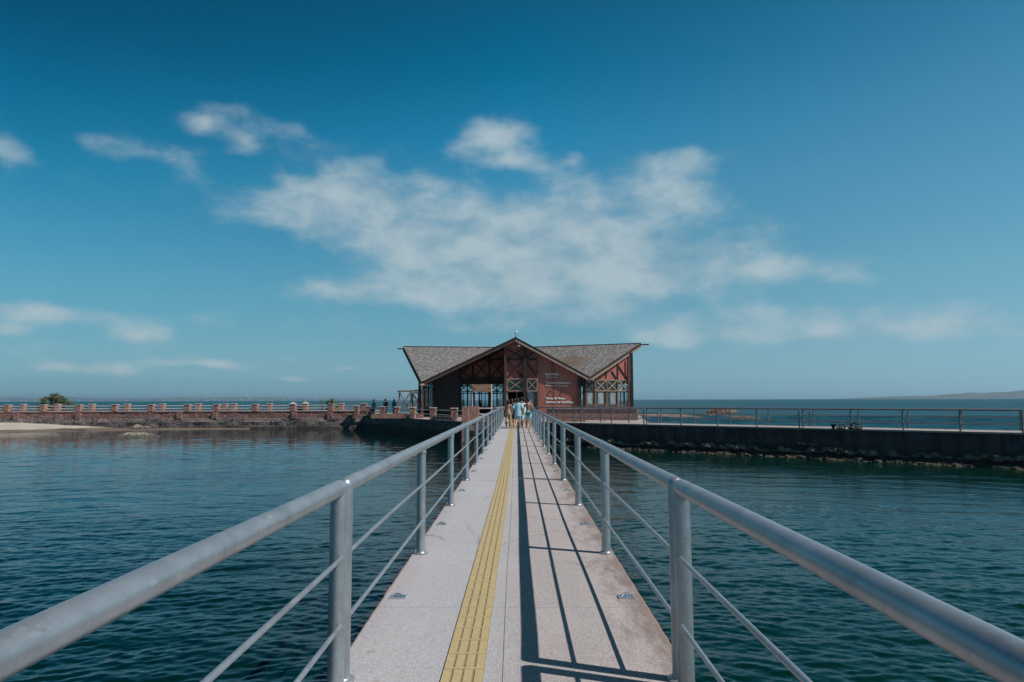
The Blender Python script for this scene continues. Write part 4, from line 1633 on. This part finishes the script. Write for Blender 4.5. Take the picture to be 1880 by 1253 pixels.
# light timber frames of the window band in the centre
for (x0, x1) in ((931.5, 962.0), (967.5, 987.0)):
    w_ = MB()
    yb = ym - .06
    w_.beam(P(x0 - .5, 696, yb), P(x1, 696, yb), .11, .09, up=(0, 1, 0))
    w_.beam(P(x0 - .5, 718, yb), P(x1, 718, yb), .11, .09, up=(0, 1, 0))
    w_.beam(P(x0, 696, yb), P(x0, 718, yb), .11, .09, up=(0, 1, 0))
    w_.beam(P(x1 - .6, 696, yb), P(x1 - .6, 718, yb), .11, .09, up=(0, 1, 0))
    f = w_.build('window', M_TRIM, bld)
    g = MB()
    g.beam(P(x0, 697, yb - .03), P(x1 - .6, 717, yb - .03), .08, .05, up=(0, 1, 0))
    g.beam(P(x1 - .6, 697, yb - .06), P(x0, 717, yb - .06), .08, .05, up=(0, 1, 0))
    g.build('lattice', M_TRIM, f)
    MB().slab([P(x0, 718, YF), P(x1, 718, YF), P(x1, 696, YF), P(x0, 696, YF)], (0, .02, 0)).build('pane', M_PANE, f)
# doors below
d = MB().slab([P(968, 754, YF + .02), P(980, 754, YF + .02), P(980, 719, YF + .02), P(968, 719, YF + .02)], (0, .05, 0)).build('door', M_CURT, bld)
MB().slab([P(980.2, 754, YF + .03), P(988, 754, YF + .03), P(988, 719, YF + .03), P(980.2, 719, YF + .03)], (0, .05, 0)).build('door', M_PANE, bld)
m_ = MB()
for px in (932.5, 948.5):
    m_.beam(P(px, 754, YF - .04), P(px, 719, YF - .04), .09, .09, up=(0, 1, 0))
m_.beam(P(930, 719.4, YF - .04), P(962, 719.4, YF - .04), .12, .09, up=(0, 1, 0))
m_.build('door_frame', M_TIMBER2, bld)
# small spotlights on the sign wall and one under the apex
for px in (1010, 1032.5):
    p = P(px, 718.5, YF - .1)
    s = MB().tube([p + Vector((0, .1, .05)), p, p + Vector((0, -.02, -.15))], .05, 8).build('spotlight', M_BLACK, bld, smooth=True)
p = P(952.5, 635.5, YF - .5)
MB().ball(p, .14, 10, 8, (1.3, .8, .7)).build('flood_lamp', M_CAP, bld, smooth=True)

# --- glazing of the left recess: frames, lattice, panes
def window(px0, px1, Y, py_top, py_mid, py_bot, mat, lattice=True, glass=True, name='window', ext=True):
    m = MB()
    t_ = .09
    for py in (py_top, py_mid, py_bot):
        m.beam(P(px0, py, Y), P(px1, py, Y), t_, t_, up=(0, 1, 0))
    for px in (px0, px1):
        m.beam(P(px, py_top, Y), P(px, py_bot, Y), t_, t_, up=(0, 1, 0))
    mid = (px0 + px1) / 2
    m.beam(P(mid, py_mid, Y - .01), P(mid, py_bot, Y - .01), .05, .05, up=(0, 1, 0))
    f = m.build(name, mat, bld)
    if lattice:
        g = MB()
        g.beam(P(px0, py_top, Y - .03), P(px1, py_mid, Y - .03), .07, .04, up=(0, 1, 0))
        g.beam(P(px1, py_top, Y - .06), P(px0, py_mid, Y - .06), .07, .04, up=(0, 1, 0))
        g.build('lattice', mat, f)
    if glass:
        MB().slab([P(px0, py_bot, Y + .05), P(px1, py_bot, Y + .05), P(px1, py_top, Y + .05), P(px0, py_top, Y + .05)], (0, .012, 0)).build('pane', M_GLASS, f)
    return f


for (a, b) in ((844, 858), (858.5, 871), (884, 897), (899, 912), (912.5, 925.5)):
    window(a, b, YR + .05, 705, 719.5, 748, M_TIMBER)
for (a, b) in ((778, 786), (786.5, 794.5)):
    window(a, b, YF + .35, 700, 718, 749, M_TIMBER)

# --- right wing, wall set back obliquely
WA = (R_.x - .32, 66.25)
WB = (P(1157, 700, 70.3).x, 70.3)
tw = Vector((WB[0] - WA[0], WB[1] - WA[1], 0)).normalized()
nw = Vector((tw.y, -tw.x, 0))
pw = lambda px, py, o_=0: PW(px, py, (WA[0] + nw.x * o_, WA[1] + nw.y * o_), (WB[0] + nw.x * o_, WB[1] + nw.y * o_))
zB = pw(1110, 698, 0).z
n = 8
base = [Vector((WA[0] + (WB[0] - WA[0]) * k / n, WA[1] + (WB[1] - WA[1]) * k / n, 0)) for k in range(n + 1)]
tops = [Vector((p.x, p.y, max(zB + .02, roofz(p.x, p.y) - th - .03))) for p in base]
MB().slab([Vector((base[0].x, base[0].y, zB)), Vector((base[-1].x, base[-1].y, zB))] + tops[::-1], -nw * .12).build('wing_boards', M_RED, bld)
# diagonal struts on the wing
for (x0, y0, x1, y1) in ((1134, 668, 1134, 697), (1134, 670, 1151, 696), (1113, 694, 1113, 684), (1123, 682, 1133, 697), (1153, 651, 1153, 697)):
    MB().beam(pw(x0, y0, .06), pw(x1, y1, .06), .12, .08, up=tuple(nw)).build('strut', M_TIMBER, bld)
bays = [(1075.5, 1092), (1093, 1112.5), (1114, 1133), (1134.5, 1153.5)]
for i, (a, b) in enumerate(bays):
    lm = M_TIMBER if i == 0 else M_TRIM
    m = MB()
    for py in (698.5, 718.3):
        m.beam(pw(a - .5, py, .05), pw(b + .5, py, .05), .10, .08, up=tuple(nw))
    m.beam(pw(a, 698.5, .06), pw(a, 748, .06), .10, .08, up=tuple(nw))
    m.beam(pw(b, 698.5, .06), pw(b, 748, .06), .10, .08, up=tuple(nw))
    m.beam(pw(a, 744.0, .05), pw(b, 744.0, .05), .08, .06, up=tuple(nw))
    m.beam(pw(a, 748.0, .05), pw(b, 748.0, .05), .10, .08, up=tuple(nw))
    f = m.build('window', M_TIMBER2, bld)
    g = MB()
    g.beam(pw(a, 699, .10), pw(b, 718, .10), .075, .04, up=tuple(nw))
    g.beam(pw(b, 699, .14), pw(a, 718, .14), .075, .04, up=tuple(nw))
    g.build('lattice', lm, f)
    for py, q_ in ((698.6, .06), (718.2, .07)):
        MB().beam(pw(a, py, .12), pw(b, py, .12), q_, .05, up=tuple(nw)).build('light_rail', lm, f)
    band = [pw(a, 718, 0), pw(b, 718, 0), pw(b, 698.6, 0), pw(a, 698.6, 0)]
    low = [pw(a, 748, 0), pw(b, 748, 0), pw(b, 719, 0), pw(a, 719, 0)]
    if i < 3:
        MB().slab(band, -nw * .02).build('pane', M_PANE, f)
        MB().slab(low, -nw * .02).build('pane', M_PANE, f)
        x0, x1 = [(1078.5, 1087.5), (1098, 1108), (1120.5, 1130)][i]
        MB().slab([pw(x0, 742, .03), pw(x1, 742, .03), pw(x1, 720.5, .03), pw(x0, 720.5, .03)], -nw * .012).build('shutter', M_CURT, f)
    else:
        MB().slab(band, -nw * .012).build('pane', M_GLASS, f)
        MB().slab(low, -nw * .012).build('pane', M_GLASS, f)
        k_ = MB()
        for px in (1140, 1147):
            k_.beam(pw(px, 719, .02), pw(px, 748, .02), .05, .05, up=tuple(nw))
        k_.build('mullion', M_TIMBER, f)
pp = Vector((WB[0] + .12, WB[1] - .25, 0))
MB().beam(pp, (pp.x, pp.y, roofz(pp.x, pp.y) - .2 if roofz(pp.x, pp.y) > 4.2 else 6.1), .26, .26, up=(0, 1, 0)).build('column', M_TIMBER, bld)
pp = pw(1155, 748, .3)
MB().beam((pp.x, pp.y, 0), (pp.x, pp.y, 5.9), .16, .16, up=(0, 1, 0)).build('column', M_TIMBER2, bld)

# --- back and side walls: open glazing so the sea shows through
def back_wall(a, b, parent, n, name):
    a, b = Vector((a[0], a[1], 0)), Vector((b[0], b[1], 0))
    t_ = (b - a).normalized()
    m = MB()
    for k in range(n + 1):
        p = a.lerp(b, k / n)
        ztop_ = 3.35
        m.beam(p, p + Vector((0, 0, ztop_)), .16, .16, up=(0, 1, 0))
        if k < n:
            q = a.lerp(b, (k + .5) / n)
            m.beam(q + Vector((0, 0, .9)), q + Vector((0, 0, 2.4)), .07, .07, up=(0, 1, 0))
            p2 = a.lerp(b, (k + 1) / n)
            m.beam(p + Vector((0, 0, 2.5)), p2 + Vector((0, 0, 3.3)), .07, .05)
            m.beam(p2 + Vector((0, 0, 2.5)), p + Vector((0, 0, 3.3)), .07, .05)
    for z_, h_ in ((2.45, .14), (3.35, .2)):
        m.beam(a + Vector((0, 0, z_)), b + Vector((0, 0, z_)), .12, h_)
    m.build(name, M_TIMBER, parent)
    m = MB()
    pts_ = [a + (b - a) * k / 10 for k in range(11)]
    m.slab([a + Vector((0, 0, -.0)), b + Vector((0, 0, -.0)), b + Vector((0, 0, .85)), a + Vector((0, 0, .85))], (.05, .05, 0))
    up_ = [p + Vector((0, 0, max(3.5, roofz(p.x, p.y) - th - .02))) for p in pts_]
    m.slab([a + Vector((0, 0, 3.45)), b + Vector((0, 0, 3.45))] + up_[::-1], (.05, .05, 0))
    m.build('back_boards', M_WALLDARK, parent)


back_wall((-8.9, 84.5), (8.4, 84.5), bld, 12, 'back_frame')
back_wall((-9.05, 66.4), (-8.95, 84.4), bld, 9, 'side_frame')
back_wall((WB[0], WB[1] + .3), (8.5, 84.4), bld, 8, 'side_frame')
# inner partition so the right wing stays dark behind its panes
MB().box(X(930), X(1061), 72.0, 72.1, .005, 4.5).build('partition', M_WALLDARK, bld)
MB().prism([(-8.9, 66.5), (X(990), 66.2), (6.5, 66.2), (11.0, 70.4), (8.3, 84.3), (-8.8, 84.3)], .0, .05).build('floor', M_FLOOR, bld)
# ceiling joists hint
m_ = MB()
for k in range(7):
    y = 70.2 + k * 2.0
    m_.beam((-8.7, y, 3.55), (8.2, y, 3.55), .18, .22)
m_.build('ceiling_joist', M_TIMBER, bld)

# --- lettering on the sign wall
def text(body, px, py, wpx, Y, mat, parent, name='lettering', weight=0.0, sx=None):
    c = bpy.data.curves.new(name, 'FONT')
    c.body = body
    c.size = 1.0
    c.extrude = .0
    c.offset = weight
    ob = bpy.data.objects.new(name, c)
    col.objects.link(ob)
    bpy.context.view_layer.update()
    dg = bpy.context.evaluated_depsgraph_get()
    me2 = bpy.data.meshes.new_from_object(ob.evaluated_get(dg))
    bpy.data.objects.remove(ob)
    xs2 = [v.co.x for v in me2.vertices]
    wid = max(xs2) - min(xs2)
    x0 = min(xs2)
    want = wpx / FPX * Y
    sc = want / wid
    base = P(px, py, Y)
    root = parent
    while root.parent is not None:
        root = root.parent
    for v in me2.vertices:
        v.co = Vector((base.x + (v.co.x - x0) * sc, Y, base.z + v.co.y * (sx or sc))) - root.location
    me2.materials.clear()
    me2.materials.append(mat)
    ob = bpy.data.objects.new(name, me2)
    col.objects.link(ob)
    ob.parent = parent
    md = ob.modifiers.new('solid', 'SOLIDIFY')
    md.thickness = .03
    return ob


YT = YF - .035
text('BemVindo', 1001.3, 689.2, 24.5, YT, M_LETTER, bld, weight=.012)
text('Welcome', 1001.3, 694.6, 19.5, YT, M_LETTER2, bld)
text('Terminal Hidrovi\u00e1rio', 1001.8, 704.8, 46, YT, M_LETTER, bld, weight=.016)
text('Waterway Terminal', 1001.6, 710.2, 41, YT, M_LETTER2, bld, weight=.006)
text('Ponta de Nossa', 1002, 733.8, 35.5, YT, M_LETTER, bld, weight=.022)
text('Senhora de Guadalupe', 1002.2, 740.6, 51, YT, M_LETTER, bld, weight=.022)

# ------------------------------------------------------------------ timber frame beside the building
tf = empty('timber_frame', (P(754, 748, 66).x, 66, 0), 'open brown log frame with crossed braces left of the terminal building', 'timber frame')
Yt = 66.0
g = lambda px, py, Y=Yt: P(px, py, Y)
zt_ = g(733, 718.3).z
MB().tube([g(730, 718.4), g(779, 717.6)], .085, 10).build('top_log', M_LOG, tf, smooth=True)
for px in (733.3, 754.5, 775.5):
    x = g(px, 740).x
    MB().tube([(x, Yt, -.02), (x, Yt, zt_)], .075, 10).build('post', M_LOG, tf, smooth=True)
for (a, b, c, d) in ((735, 721, 752, 753), (753, 721, 734, 753), (774, 721, 756, 753), (757, 721, 774, 753)):
    MB().tube([g(a, b, Yt - .08), g(c, d, Yt - .08)], .06, 8).build('brace', M_LOG, tf, smooth=True)
Y2 = 69.5
MB().tube([g(756, 721.8, Y2), g(777, 721.6, Y2)], .06, 8).build('top_log', M_TIMBER2, tf, smooth=True)
for px in (757.5, 768):
    x = g(px, 740, Y2).x
    MB().tube([(x, Y2, -.02), (x, Y2, g(px, 722, Y2).z)], .07, 8).build('post', M_TIMBER2, tf, smooth=True)
MB().tube([g(758, 723, Y2), g(776, 750, Y2)], .055, 8).build('brace', M_TIMBER2, tf, smooth=True)
# a standing low lit wall beyond it, partly covering its foot
lw = MB().box(-13.4, -8.6, 63.2, 63.4, -.02, .40).build('low_wall', M_PILLAR, origin=(-11, 63.3, 0))
tag(lw, 'low pinkish wall in front of the timber frame', 'wall')

# ------------------------------------------------------------------ sign on two posts
sg = empty('sign_board', (P(884.5, 750, 57).x, 57, 0), 'carved brown wooden sign board raised on two pale posts', 'sign')
YS = 57.0
for px in (867, 902.3):
    x = P(px, 750, YS).x
    MB().tube([(x, YS, -.01), (x, YS, P(px, 706, YS).z)], .055, 10).build('post', M_WHITEPIPE, sg, smooth=True)
M_SIGN = mk_wood('carved_sign_wood', (.26, .14, .09), (.38, .21, .13), (1, 1, 4))
a, b = P(868, 719.8, YS - .07), P(901.3, 706.3, YS - .07)
bd = MB().box(a.x, b.x, YS - .10, YS - .055, a.z, b.z).build('board', M_SIGN, sg, bevel=.01)
M_ORN = simple('orange_sign_paint', (.42, .13, .04), .7, var=.3)
M_SLET = simple('tan_sign_letters', (.55, .38, .26), .7, var=.1)
for px, py in ((871.5, 713), (898, 711.8)):
    p = P(px, py, YS - .11)
    MB().ball(p, .085, 10, 6, (1.2, .12, 1.5)).build('ornament', M_ORN, bd, smooth=True)
# the two carved lines cannot be read in the photo: worn letter strokes only
for (y0, x0, x1) in ((711.6, 874, 895), (715.6, 875, 895)):
    m = MB()
    px = x0
    while px < x1:
        wd = rnd.uniform(.45, 1.1)
        p = P(px, y0, YS - .103)
        hh = rnd.uniform(.045, .07)
        m.box(p.x, p.x + wd * .036, YS - .112, YS - .1002, p.z - hh, p.z + hh)
        px += wd + rnd.uniform(.35, .6)
    m.build('worn_lettering', M_SLET, bd)

# ------------------------------------------------------------------ people
def loft(m, rings, n=20):
    """rings: (cx, cy, z, rx, ry) from bottom to top, closed at both ends"""
    i0 = len(m.v)
    for (cx, cy, z, rx, ry) in rings:
        for q in range(n):
            a = 2 * math.pi * q / n
            m.v.append(Vector((cx + math.cos(a) * rx, cy + math.sin(a) * ry, z)))
    for j in range(len(rings) - 1):
        for q in range(n):
            a, b = i0 + j * n + q, i0 + j * n + (q + 1) % n
            m.f.append([a, b, b + n, a + n])
    m.f.append([i0 + q for q in range(n)][::-1])
    e = i0 + (len(rings) - 1) * n
    m.f.append([e + q for q in range(n)])
    return m


def limb(m, pts, radii, n=14):
    """tapered tube with rounded ends"""
    pts = [Vector(p) for p in pts]
    a, b = (pts[0] - pts[1]).normalized(), (pts[-1] - pts[-2]).normalized()
    P_ = [pts[0] + a * radii[0] * .8, pts[0] + a * radii[0] * .5] + pts + [pts[-1] + b * radii[-1] * .5, pts[-1] + b * radii[-1] * .8]
    R_2 = [radii[0] * .45, radii[0] * .8] + list(radii) + [radii[-1] * .8, radii[-1] * .45]
    m.tube(P_, 0, n, radii=R_2)
    return m


def fused(name, m, k, mat, parent, voxel=.012, smooth=2):
    """one continuous surface grown from overlapping volumes"""
    me2 = bpy.data.meshes.new(name)
    me2.from_pydata([tuple(v * k) for v in m.v], [], m.f)
    me2.materials.append(mat)
    ob = bpy.data.objects.new(name, me2)
    col.objects.link(ob)
    ob.parent = parent
    md = ob.modifiers.new('fuse', 'REMESH')
    md.mode = 'VOXEL'
    md.voxel_size = voxel
    md.use_smooth_shade = True
    if smooth:
        ms = ob.modifiers.new('smooth', 'SMOOTH')
        ms.iterations = smooth
        ms.factor = .5
    return ob


def person(x, y, z, h, label, skin, face=0.0, stride=.0, outfit=None, hair=(.02, .014, .01), hairlen=0.0, arms=('down', 'down'), group=None, hat=None, build=1.0):
    k = h / 1.75
    e = empty('person', (x, y, z), label, 'person', group)
    e.rotation_euler = (0, 0, face)
    b_ = build
    TORSO = [(0, 0, .84, .13 * b_, .10), (0, 0, .92, .165 * b_, .118), (0, 0, 1.0, .158 * b_, .112), (0, .0, 1.10, .130 * b_, .097), (0, .0, 1.20, .142 * b_, .105),
             (0, 0, 1.31, .168 * b_, .118), (0, -.005, 1.39, .182 * b_, .105), (0, -.01, 1.435, .150 * b_, .085), (0, -.008, 1.465, .085, .066), (0, 0, 1.50, .058, .058), (0, .008, 1.56, .054, .058)]
    m = MB()
    loft(m, TORSO)
    m.ball((0, .012, 1.640), .1, 20, 14, (.078 / .1, .096 / .1, 1.16))
    m.ball((0, .055, 1.575), .045, 12, 8, (1.1, .9, .9))
    m.tube([(0, .098, 1.665), (0, .118, 1.628), (0, .100, 1.618)], .012, 8, radii=[.008, .014, .010])
    for s_ in (-1, 1):
        m.ball((s_ * .080, .008, 1.635), .028, 8, 6, (.45, .8, 1.1))
    J = {}
    for s_ in (-1, 1):
        mode = arms[0 if s_ < 0 else 1]
        sh = Vector((s_ * .178 * b_, -.01, 1.395))
        el_, wr = {'down': ((.215, -.03, 1.12), (.225, .05, .88)), 'out': ((.275, -.04, 1.16), (.285, .08, .93)), 'front': ((.21, .05, 1.14), (.10, .26, 1.12)),
                   'hip': ((.30, -.09, 1.15), (.20, .05, 1.0)), 'up': ((.24, .13, 1.22), (.13, .17, 1.44))}[mode]
        el_, wr = Vector((el_[0] * s_, el_[1], el_[2])), Vector((wr[0] * s_, wr[1], wr[2]))
        limb(m, [sh, sh.lerp(el_, .4), el_, el_.lerp(wr, .3), wr], [.058, .050, .040, .042, .027])
        d = (wr - el_).normalized()
        side = Vector((0, 1, 0)) if abs(d.y) < .8 else Vector((0, 0, 1))
        palm = wr + d * .055
        limb(m, [wr, palm, palm + d * .03], [.026, .034, .030], 10)
        for (o_, ln) in ((-.026, .060), (-.009, .075), (.009, .071), (.026, .055)):
            f0 = palm + side * o_ + d * .03
            f1 = f0 + d * ln * .55
            f2 = f1 + (d * .7 + Vector((-s_ * .5, 0, 0))).normalized() * ln * .45
            m.tube([f0, f1, f2], .0095, 8)
        m.tube([wr + d * .03 + side * .02, wr + d * .06 + side * .045, wr + d * .085 + side * .048], .011, 8)
        hp = Vector((s_ * .088, 0, .90))
        st = stride * s_
        if st >= 0:
            kn, an, toe = Vector((s_ * .095, .20 * st + .02, .50)), Vector((s_ * .10, .34 * st - .02, .085)), Vector((s_ * .115, .34 * st + .15, .03))
        else:
            kn, an, toe = Vector((s_ * .095, .12 * st + .04, .49)), Vector((s_ * .10, .48 * st, .17)), Vector((s_ * .11, .48 * st + .13, .035))
        limb(m, [hp, hp.lerp(kn, .45), kn, kn.lerp(an, .3) + Vector((0, -.015, 0)), kn.lerp(an, .7), an], [.094 * b_, .080 * b_, .056, .057, .042, .036])
        heel = an + Vector((0, -.04, -.05 if st >= 0 else -.02))
        limb(m, [heel, an.lerp(toe, .5) + Vector((0, 0, -.012)), toe], [.033, .038, .027], 10)
        J[s_] = (sh, el_, wr, hp, kn, an)
    fused('body', m, k, skin, e, .011)
    for it in outfit or []:
        kind, mat = it[0], it[1]
        g = MB()
        if kind == 'shirt':
            loft(g, [(0, 0, .88, .185 * b_, .138), (0, 0, 1.0, .175 * b_, .13), (0, 0, 1.12, .155 * b_, .118), (0, 0, 1.30, .182 * b_, .132), (0, -.005, 1.395, .192 * b_, .117), (0, -.01, 1.45, .13, .09), (0, -.008, 1.475, .08, .072)])
            for s_ in (-1, 1):
                sh, el_ = J[s_][:2]
                limb(g, [sh, sh.lerp(el_, .72)], [.070, .068])
            fused('shirt', g, k, mat, e, .014)
        elif kind == 'loose_shirt':
            loft(g, [(0, 0, .70, .215, .165), (0, 0, .80, .21, .162), (.01, 0, .98, .20, .15), (0, 0, 1.12, .19, .14), (0, 0, 1.30, .20, .138), (0, -.005, 1.40, .205, .12), (0, -.01, 1.455, .13, .09), (0, -.008, 1.48, .08, .072)])
            for s_ in (-1, 1):
                sh, el_ = J[s_][:2]
                limb(g, [sh, sh.lerp(el_, .5), sh.lerp(el_, .92)], [.076, .082, .090])
            fused('loose_shirt', g, k, mat, e, .014, 1)
        elif kind in ('shorts', 'trousers', 'wide_trousers'):
            loft(g, [(0, 0, .80, .150 * b_, .125), (0, 0, .90, .180 * b_, .130), (0, 0, .99, .170 * b_, .124), (0, 0, 1.02, .158 * b_, .115)])
            for s_ in (-1, 1):
                hp, kn, an = J[s_][3:]
                if kind == 'shorts':
                    e2 = hp.lerp(kn, .80)
                    limb(g, [hp, hp.lerp(kn, .4), e2], [.098 * b_, .104 * b_, .100])
                elif kind == 'trousers':
                    limb(g, [hp, hp.lerp(kn, .5), kn, kn.lerp(an, .5), an + Vector((0, 0, .03))], [.102 * b_, .090 * b_, .074, .068, .060])
                else:
                    limb(g, [hp, hp.lerp(kn, .5), kn, kn.lerp(an, .5), an + Vector((0, 0, .07))], [.105, .100, .094, .096, .098])
            fused(kind, g, k, mat, e, .014)
        elif kind == 'strap_top':
            loft(g, [(0, 0, .92, .176, .13), (0, 0, 1.02, .165, .12), (0, 0, 1.12, .140, .107), (0, .01, 1.22, .152, .112), (0, .02, 1.30, .165, .11), (0, .035, 1.36, .13, .08)])
            for s_ in (-1, 1):
                g.tube([(s_ * .10, .10, 1.33), (s_ * .105, .02, 1.47), (s_ * .07, -.085, 1.38), (0, -.125, 1.25)], .014, 8)
            fused('top', g, k, mat, e, .012)
        elif kind == 'dress':
            loft(g, [(0, 0, .25, .16, .15), (0, 0, .6, .16, .145), (0, 0, .92, .178, .135), (0, 0, 1.10, .142, .108), (0, 0, 1.30, .175, .125), (0, -.005, 1.39, .17, .105), (0, -.01, 1.44, .12, .08)])
            fused('dress', g, k, mat, e, .014)
        elif kind == 'back_panel':
            g.ball((0, -.075, .86), .1, 14, 10, (1.55, .86, 1.15))
            fused('back_panel', g, k, mat, e, .012)
    hm = simple('hair', hair, .6, var=.3)
    g = MB()
    g.ball((0, -.016, 1.672), .1, 18, 12, (.088, .100, .098) and (.90, 1.02, .98))
    g.ball((0, -.045, 1.615), .06, 12, 8, (1.15, .95, 1.1))
    if hairlen:
        loft(g, [(0, -.085, 1.60 - hairlen * 1.3, .055, .03), (0, -.085, 1.58 - hairlen, .085, .042), (0, -.075, 1.58, .088, .055), (0, -.045, 1.68, .084, .075)])
    fused('hair', g, k, hm, e, .012)
    if hat:
        g = MB()
        g.lathe((0, 0, 1.73 * k), [(.19 * k, 0), (.20 * k, .01), (.11 * k, .02), (.10 * k, .10 * k), (.05 * k, .12 * k)], 16)
        me5 = bpy.data.meshes.new('hat')
        me5.from_pydata([tuple(v) for v in g.v], [], g.f)
        me5.materials.append(hat)
        o5 = bpy.data.objects.new('hat', me5)
        col.objects.link(o5)
        o5.parent = e
    return e


SK1 = simple('tan_skin', (.36, .19, .12), .55, var=.08)
SK2 = simple('brown_skin', (.23, .115, .07), .55, var=.08)
SK3 = simple('light_skin', (.50, .31, .23), .55, var=.08)
C_BEIGE = simple('beige_cloth', (.46, .33, .22), .9, var=.15, scale=12)
C_BLUE = simple('light_blue_cloth', (.32, .50, .57), .9, var=.12, scale=10)
C_ORANGE = simple('orange_cloth', (.62, .20, .07), .9, var=.15)
C_BLACK = simple('black_cloth', (.015, .015, .02), .9)
C_WHITE = simple('white_cloth', (.68, .72, .74), .9, var=.06)
C_GREEN = simple('green_cloth', (.02, .17, .12), .85, var=.25)
C_TEAL = simple('pale_teal_cloth', (.30, .55, .53), .85)
C_DENIM = simple('denim_cloth', (.06, .10, .16), .9)
C_YELLOW = simple('straw_yellow', (.62, .50, .22), .9)
C_PINK = simple('pink_cloth', (.52, .33, .28), .9)
C_NAVY = simple('navy_cloth', (.02, .025, .045), .9)

GW = 'group walking towards the building at the far end of the walkway'


def at_x(px, Y):
    return P(px, 735, Y).x


person(at_x(933.2, 41.2), 41.2, 0, 1.66, 'person in long beige jumpsuit with dark hair, leftmost of the walking group', SK1, stride=.35,
       outfit=[('wide_trousers', C_BEIGE), ('strap_top', C_BEIGE)],
       hair=(.03, .015, .01), hairlen=.12, arms=('hip', 'down'), group=GW, face=-.15)
person(at_x(940, 42.6), 42.6, 0, 1.70, 'person in orange wrap half hidden behind the beige jumpsuit', SK2, stride=-.3,
       outfit=[('dress', C_ORANGE)],
       hair=(.05, .02, .012), hairlen=.05, group=GW)
person(at_x(945.5, 41.3), 41.3, 0, 1.72, 'person in black clothes mostly hidden behind the blue shirt', SK2, stride=.2,
       outfit=[('shirt', C_BLACK), ('shorts', C_BLACK)], hair=(.02, .014, .01), group=GW)
person(at_x(950.5, 39.5), 39.5, 0, 1.74, 'person in loose pale blue shirt and matching shorts, nearest of the walking group', SK3, stride=.42,
       outfit=[('shorts', C_BLUE), ('loose_shirt', C_BLUE)],
       hair=(.015, .010, .008), hairlen=.05, arms=('out', 'out'), group=GW)
person(at_x(961.5, 40.6), 40.6, 0, 1.72, 'person in white shirt carrying a white bag, between blue shirt and bare back', SK1, stride=-.35,
       outfit=[('shirt', C_WHITE), ('shorts', C_NAVY)], hair=(.02, .014, .01), arms=('front', 'down'), group=GW, face=.25)
person(at_x(969.8, 39.9), 39.9, 0, 1.73, 'shirtless person in dark green and pale teal shorts, rightmost of the walking group', SK1, stride=-.4,
       outfit=[('shorts', C_TEAL), ('back_panel', C_GREEN)], hair=(.02, .014, .01), arms=('out', 'hip'), group=GW, face=-.12)
person(at_x(957.5, 43.2), 43.2, 0, 1.80, 'tall dark haired person farthest ahead in the walking group', SK1, stride=.3,
       outfit=[('shirt', C_DENIM), ('shorts', C_NAVY)], hair=(.02, .014, .01), group=GW, face=.2, arms=('down', 'up'))
bx = at_x(961.6, 40.3)
m = MB()
m.hexa([(bx - .10, 40.2, .45), (bx + .12, 40.2, .45), (bx + .12, 40.32, .45), (bx - .12, 40.32, .45), (bx - .10, 40.22, .80), (bx + .10, 40.22, .80), (bx + .10, 40.30, .80), (bx - .10, 40.30, .80)])
m.tube([(bx - .05, 40.26, .79), (bx - .03, 40.26, .9), (bx + .03, 40.26, .9), (bx + .05, 40.26, .79)], .008, 6)
tag(m.build('bag', C_WHITE, bevel=.03, origin=(bx, 40.26, .45)), 'small white bag carried by the person in white shirt', 'bag')

GL = 'people standing at the left corner of the quay'
person(at_x(686, 75.0), 75.0, 0, 1.66, 'person in yellow straw hat and pink top at the far left quay corner', SK3, outfit=[('shirt', C_PINK), ('shorts', C_DENIM)], hat=C_YELLOW, face=.6, group=GL, hair=(.3, .2, .08))
person(at_x(707.5, 70.5), 70.5, 0, 1.80, 'person dressed in black standing behind the quay balustrade', SK2, outfit=[('shirt', C_BLACK), ('trousers', C_BLACK)], face=.9, group=GL, build=1.2)
person(at_x(723.8, 69.0), 69.0, 0, 1.74, 'person with long dark hair and denim blue top near the timber frame', SK2, outfit=[('shirt', C_DENIM), ('trousers', C_NAVY)], face=-.5, group=GL, hairlen=.2)
GI = 'dark figures inside the glazed hall'
for px, Y, hh, lab in ((851, 75, 1.65, 'dark figure inside the hall left of the sign board'), (881, 77, 1.62, 'dark figure inside the hall seen under the sign board'),
                       (914, 74, 1.70, 'dark figure inside the hall right of the sign board')):
    person(at_x(px, Y), Y, .05, hh, lab, SK2, outfit=[('shirt', C_BLACK), ('trousers', C_NAVY)], face=1.2, group=GI, build=1.15)

# ------------------------------------------------------------------ air
HAZE = True
if HAZE:
    m, t, b = new_mat('haze_air')
    t.n.remove(b)
    pv = t.new('ShaderNodeVolumePrincipled', ins={'Color': (.55, .80, .95), 'Density': 5.4e-5, 'Anisotropy': .3})
    t.l.new(pv.outputs[0], t.n['Material Output'].inputs['Volume'])
    hz = MB().box(-21000, 21000, -310, 41000, WZ - 1.3, 150).build('haze', m)
    tag(hz, 'pale blue sea haze that fades the far shore', kind='stuff')
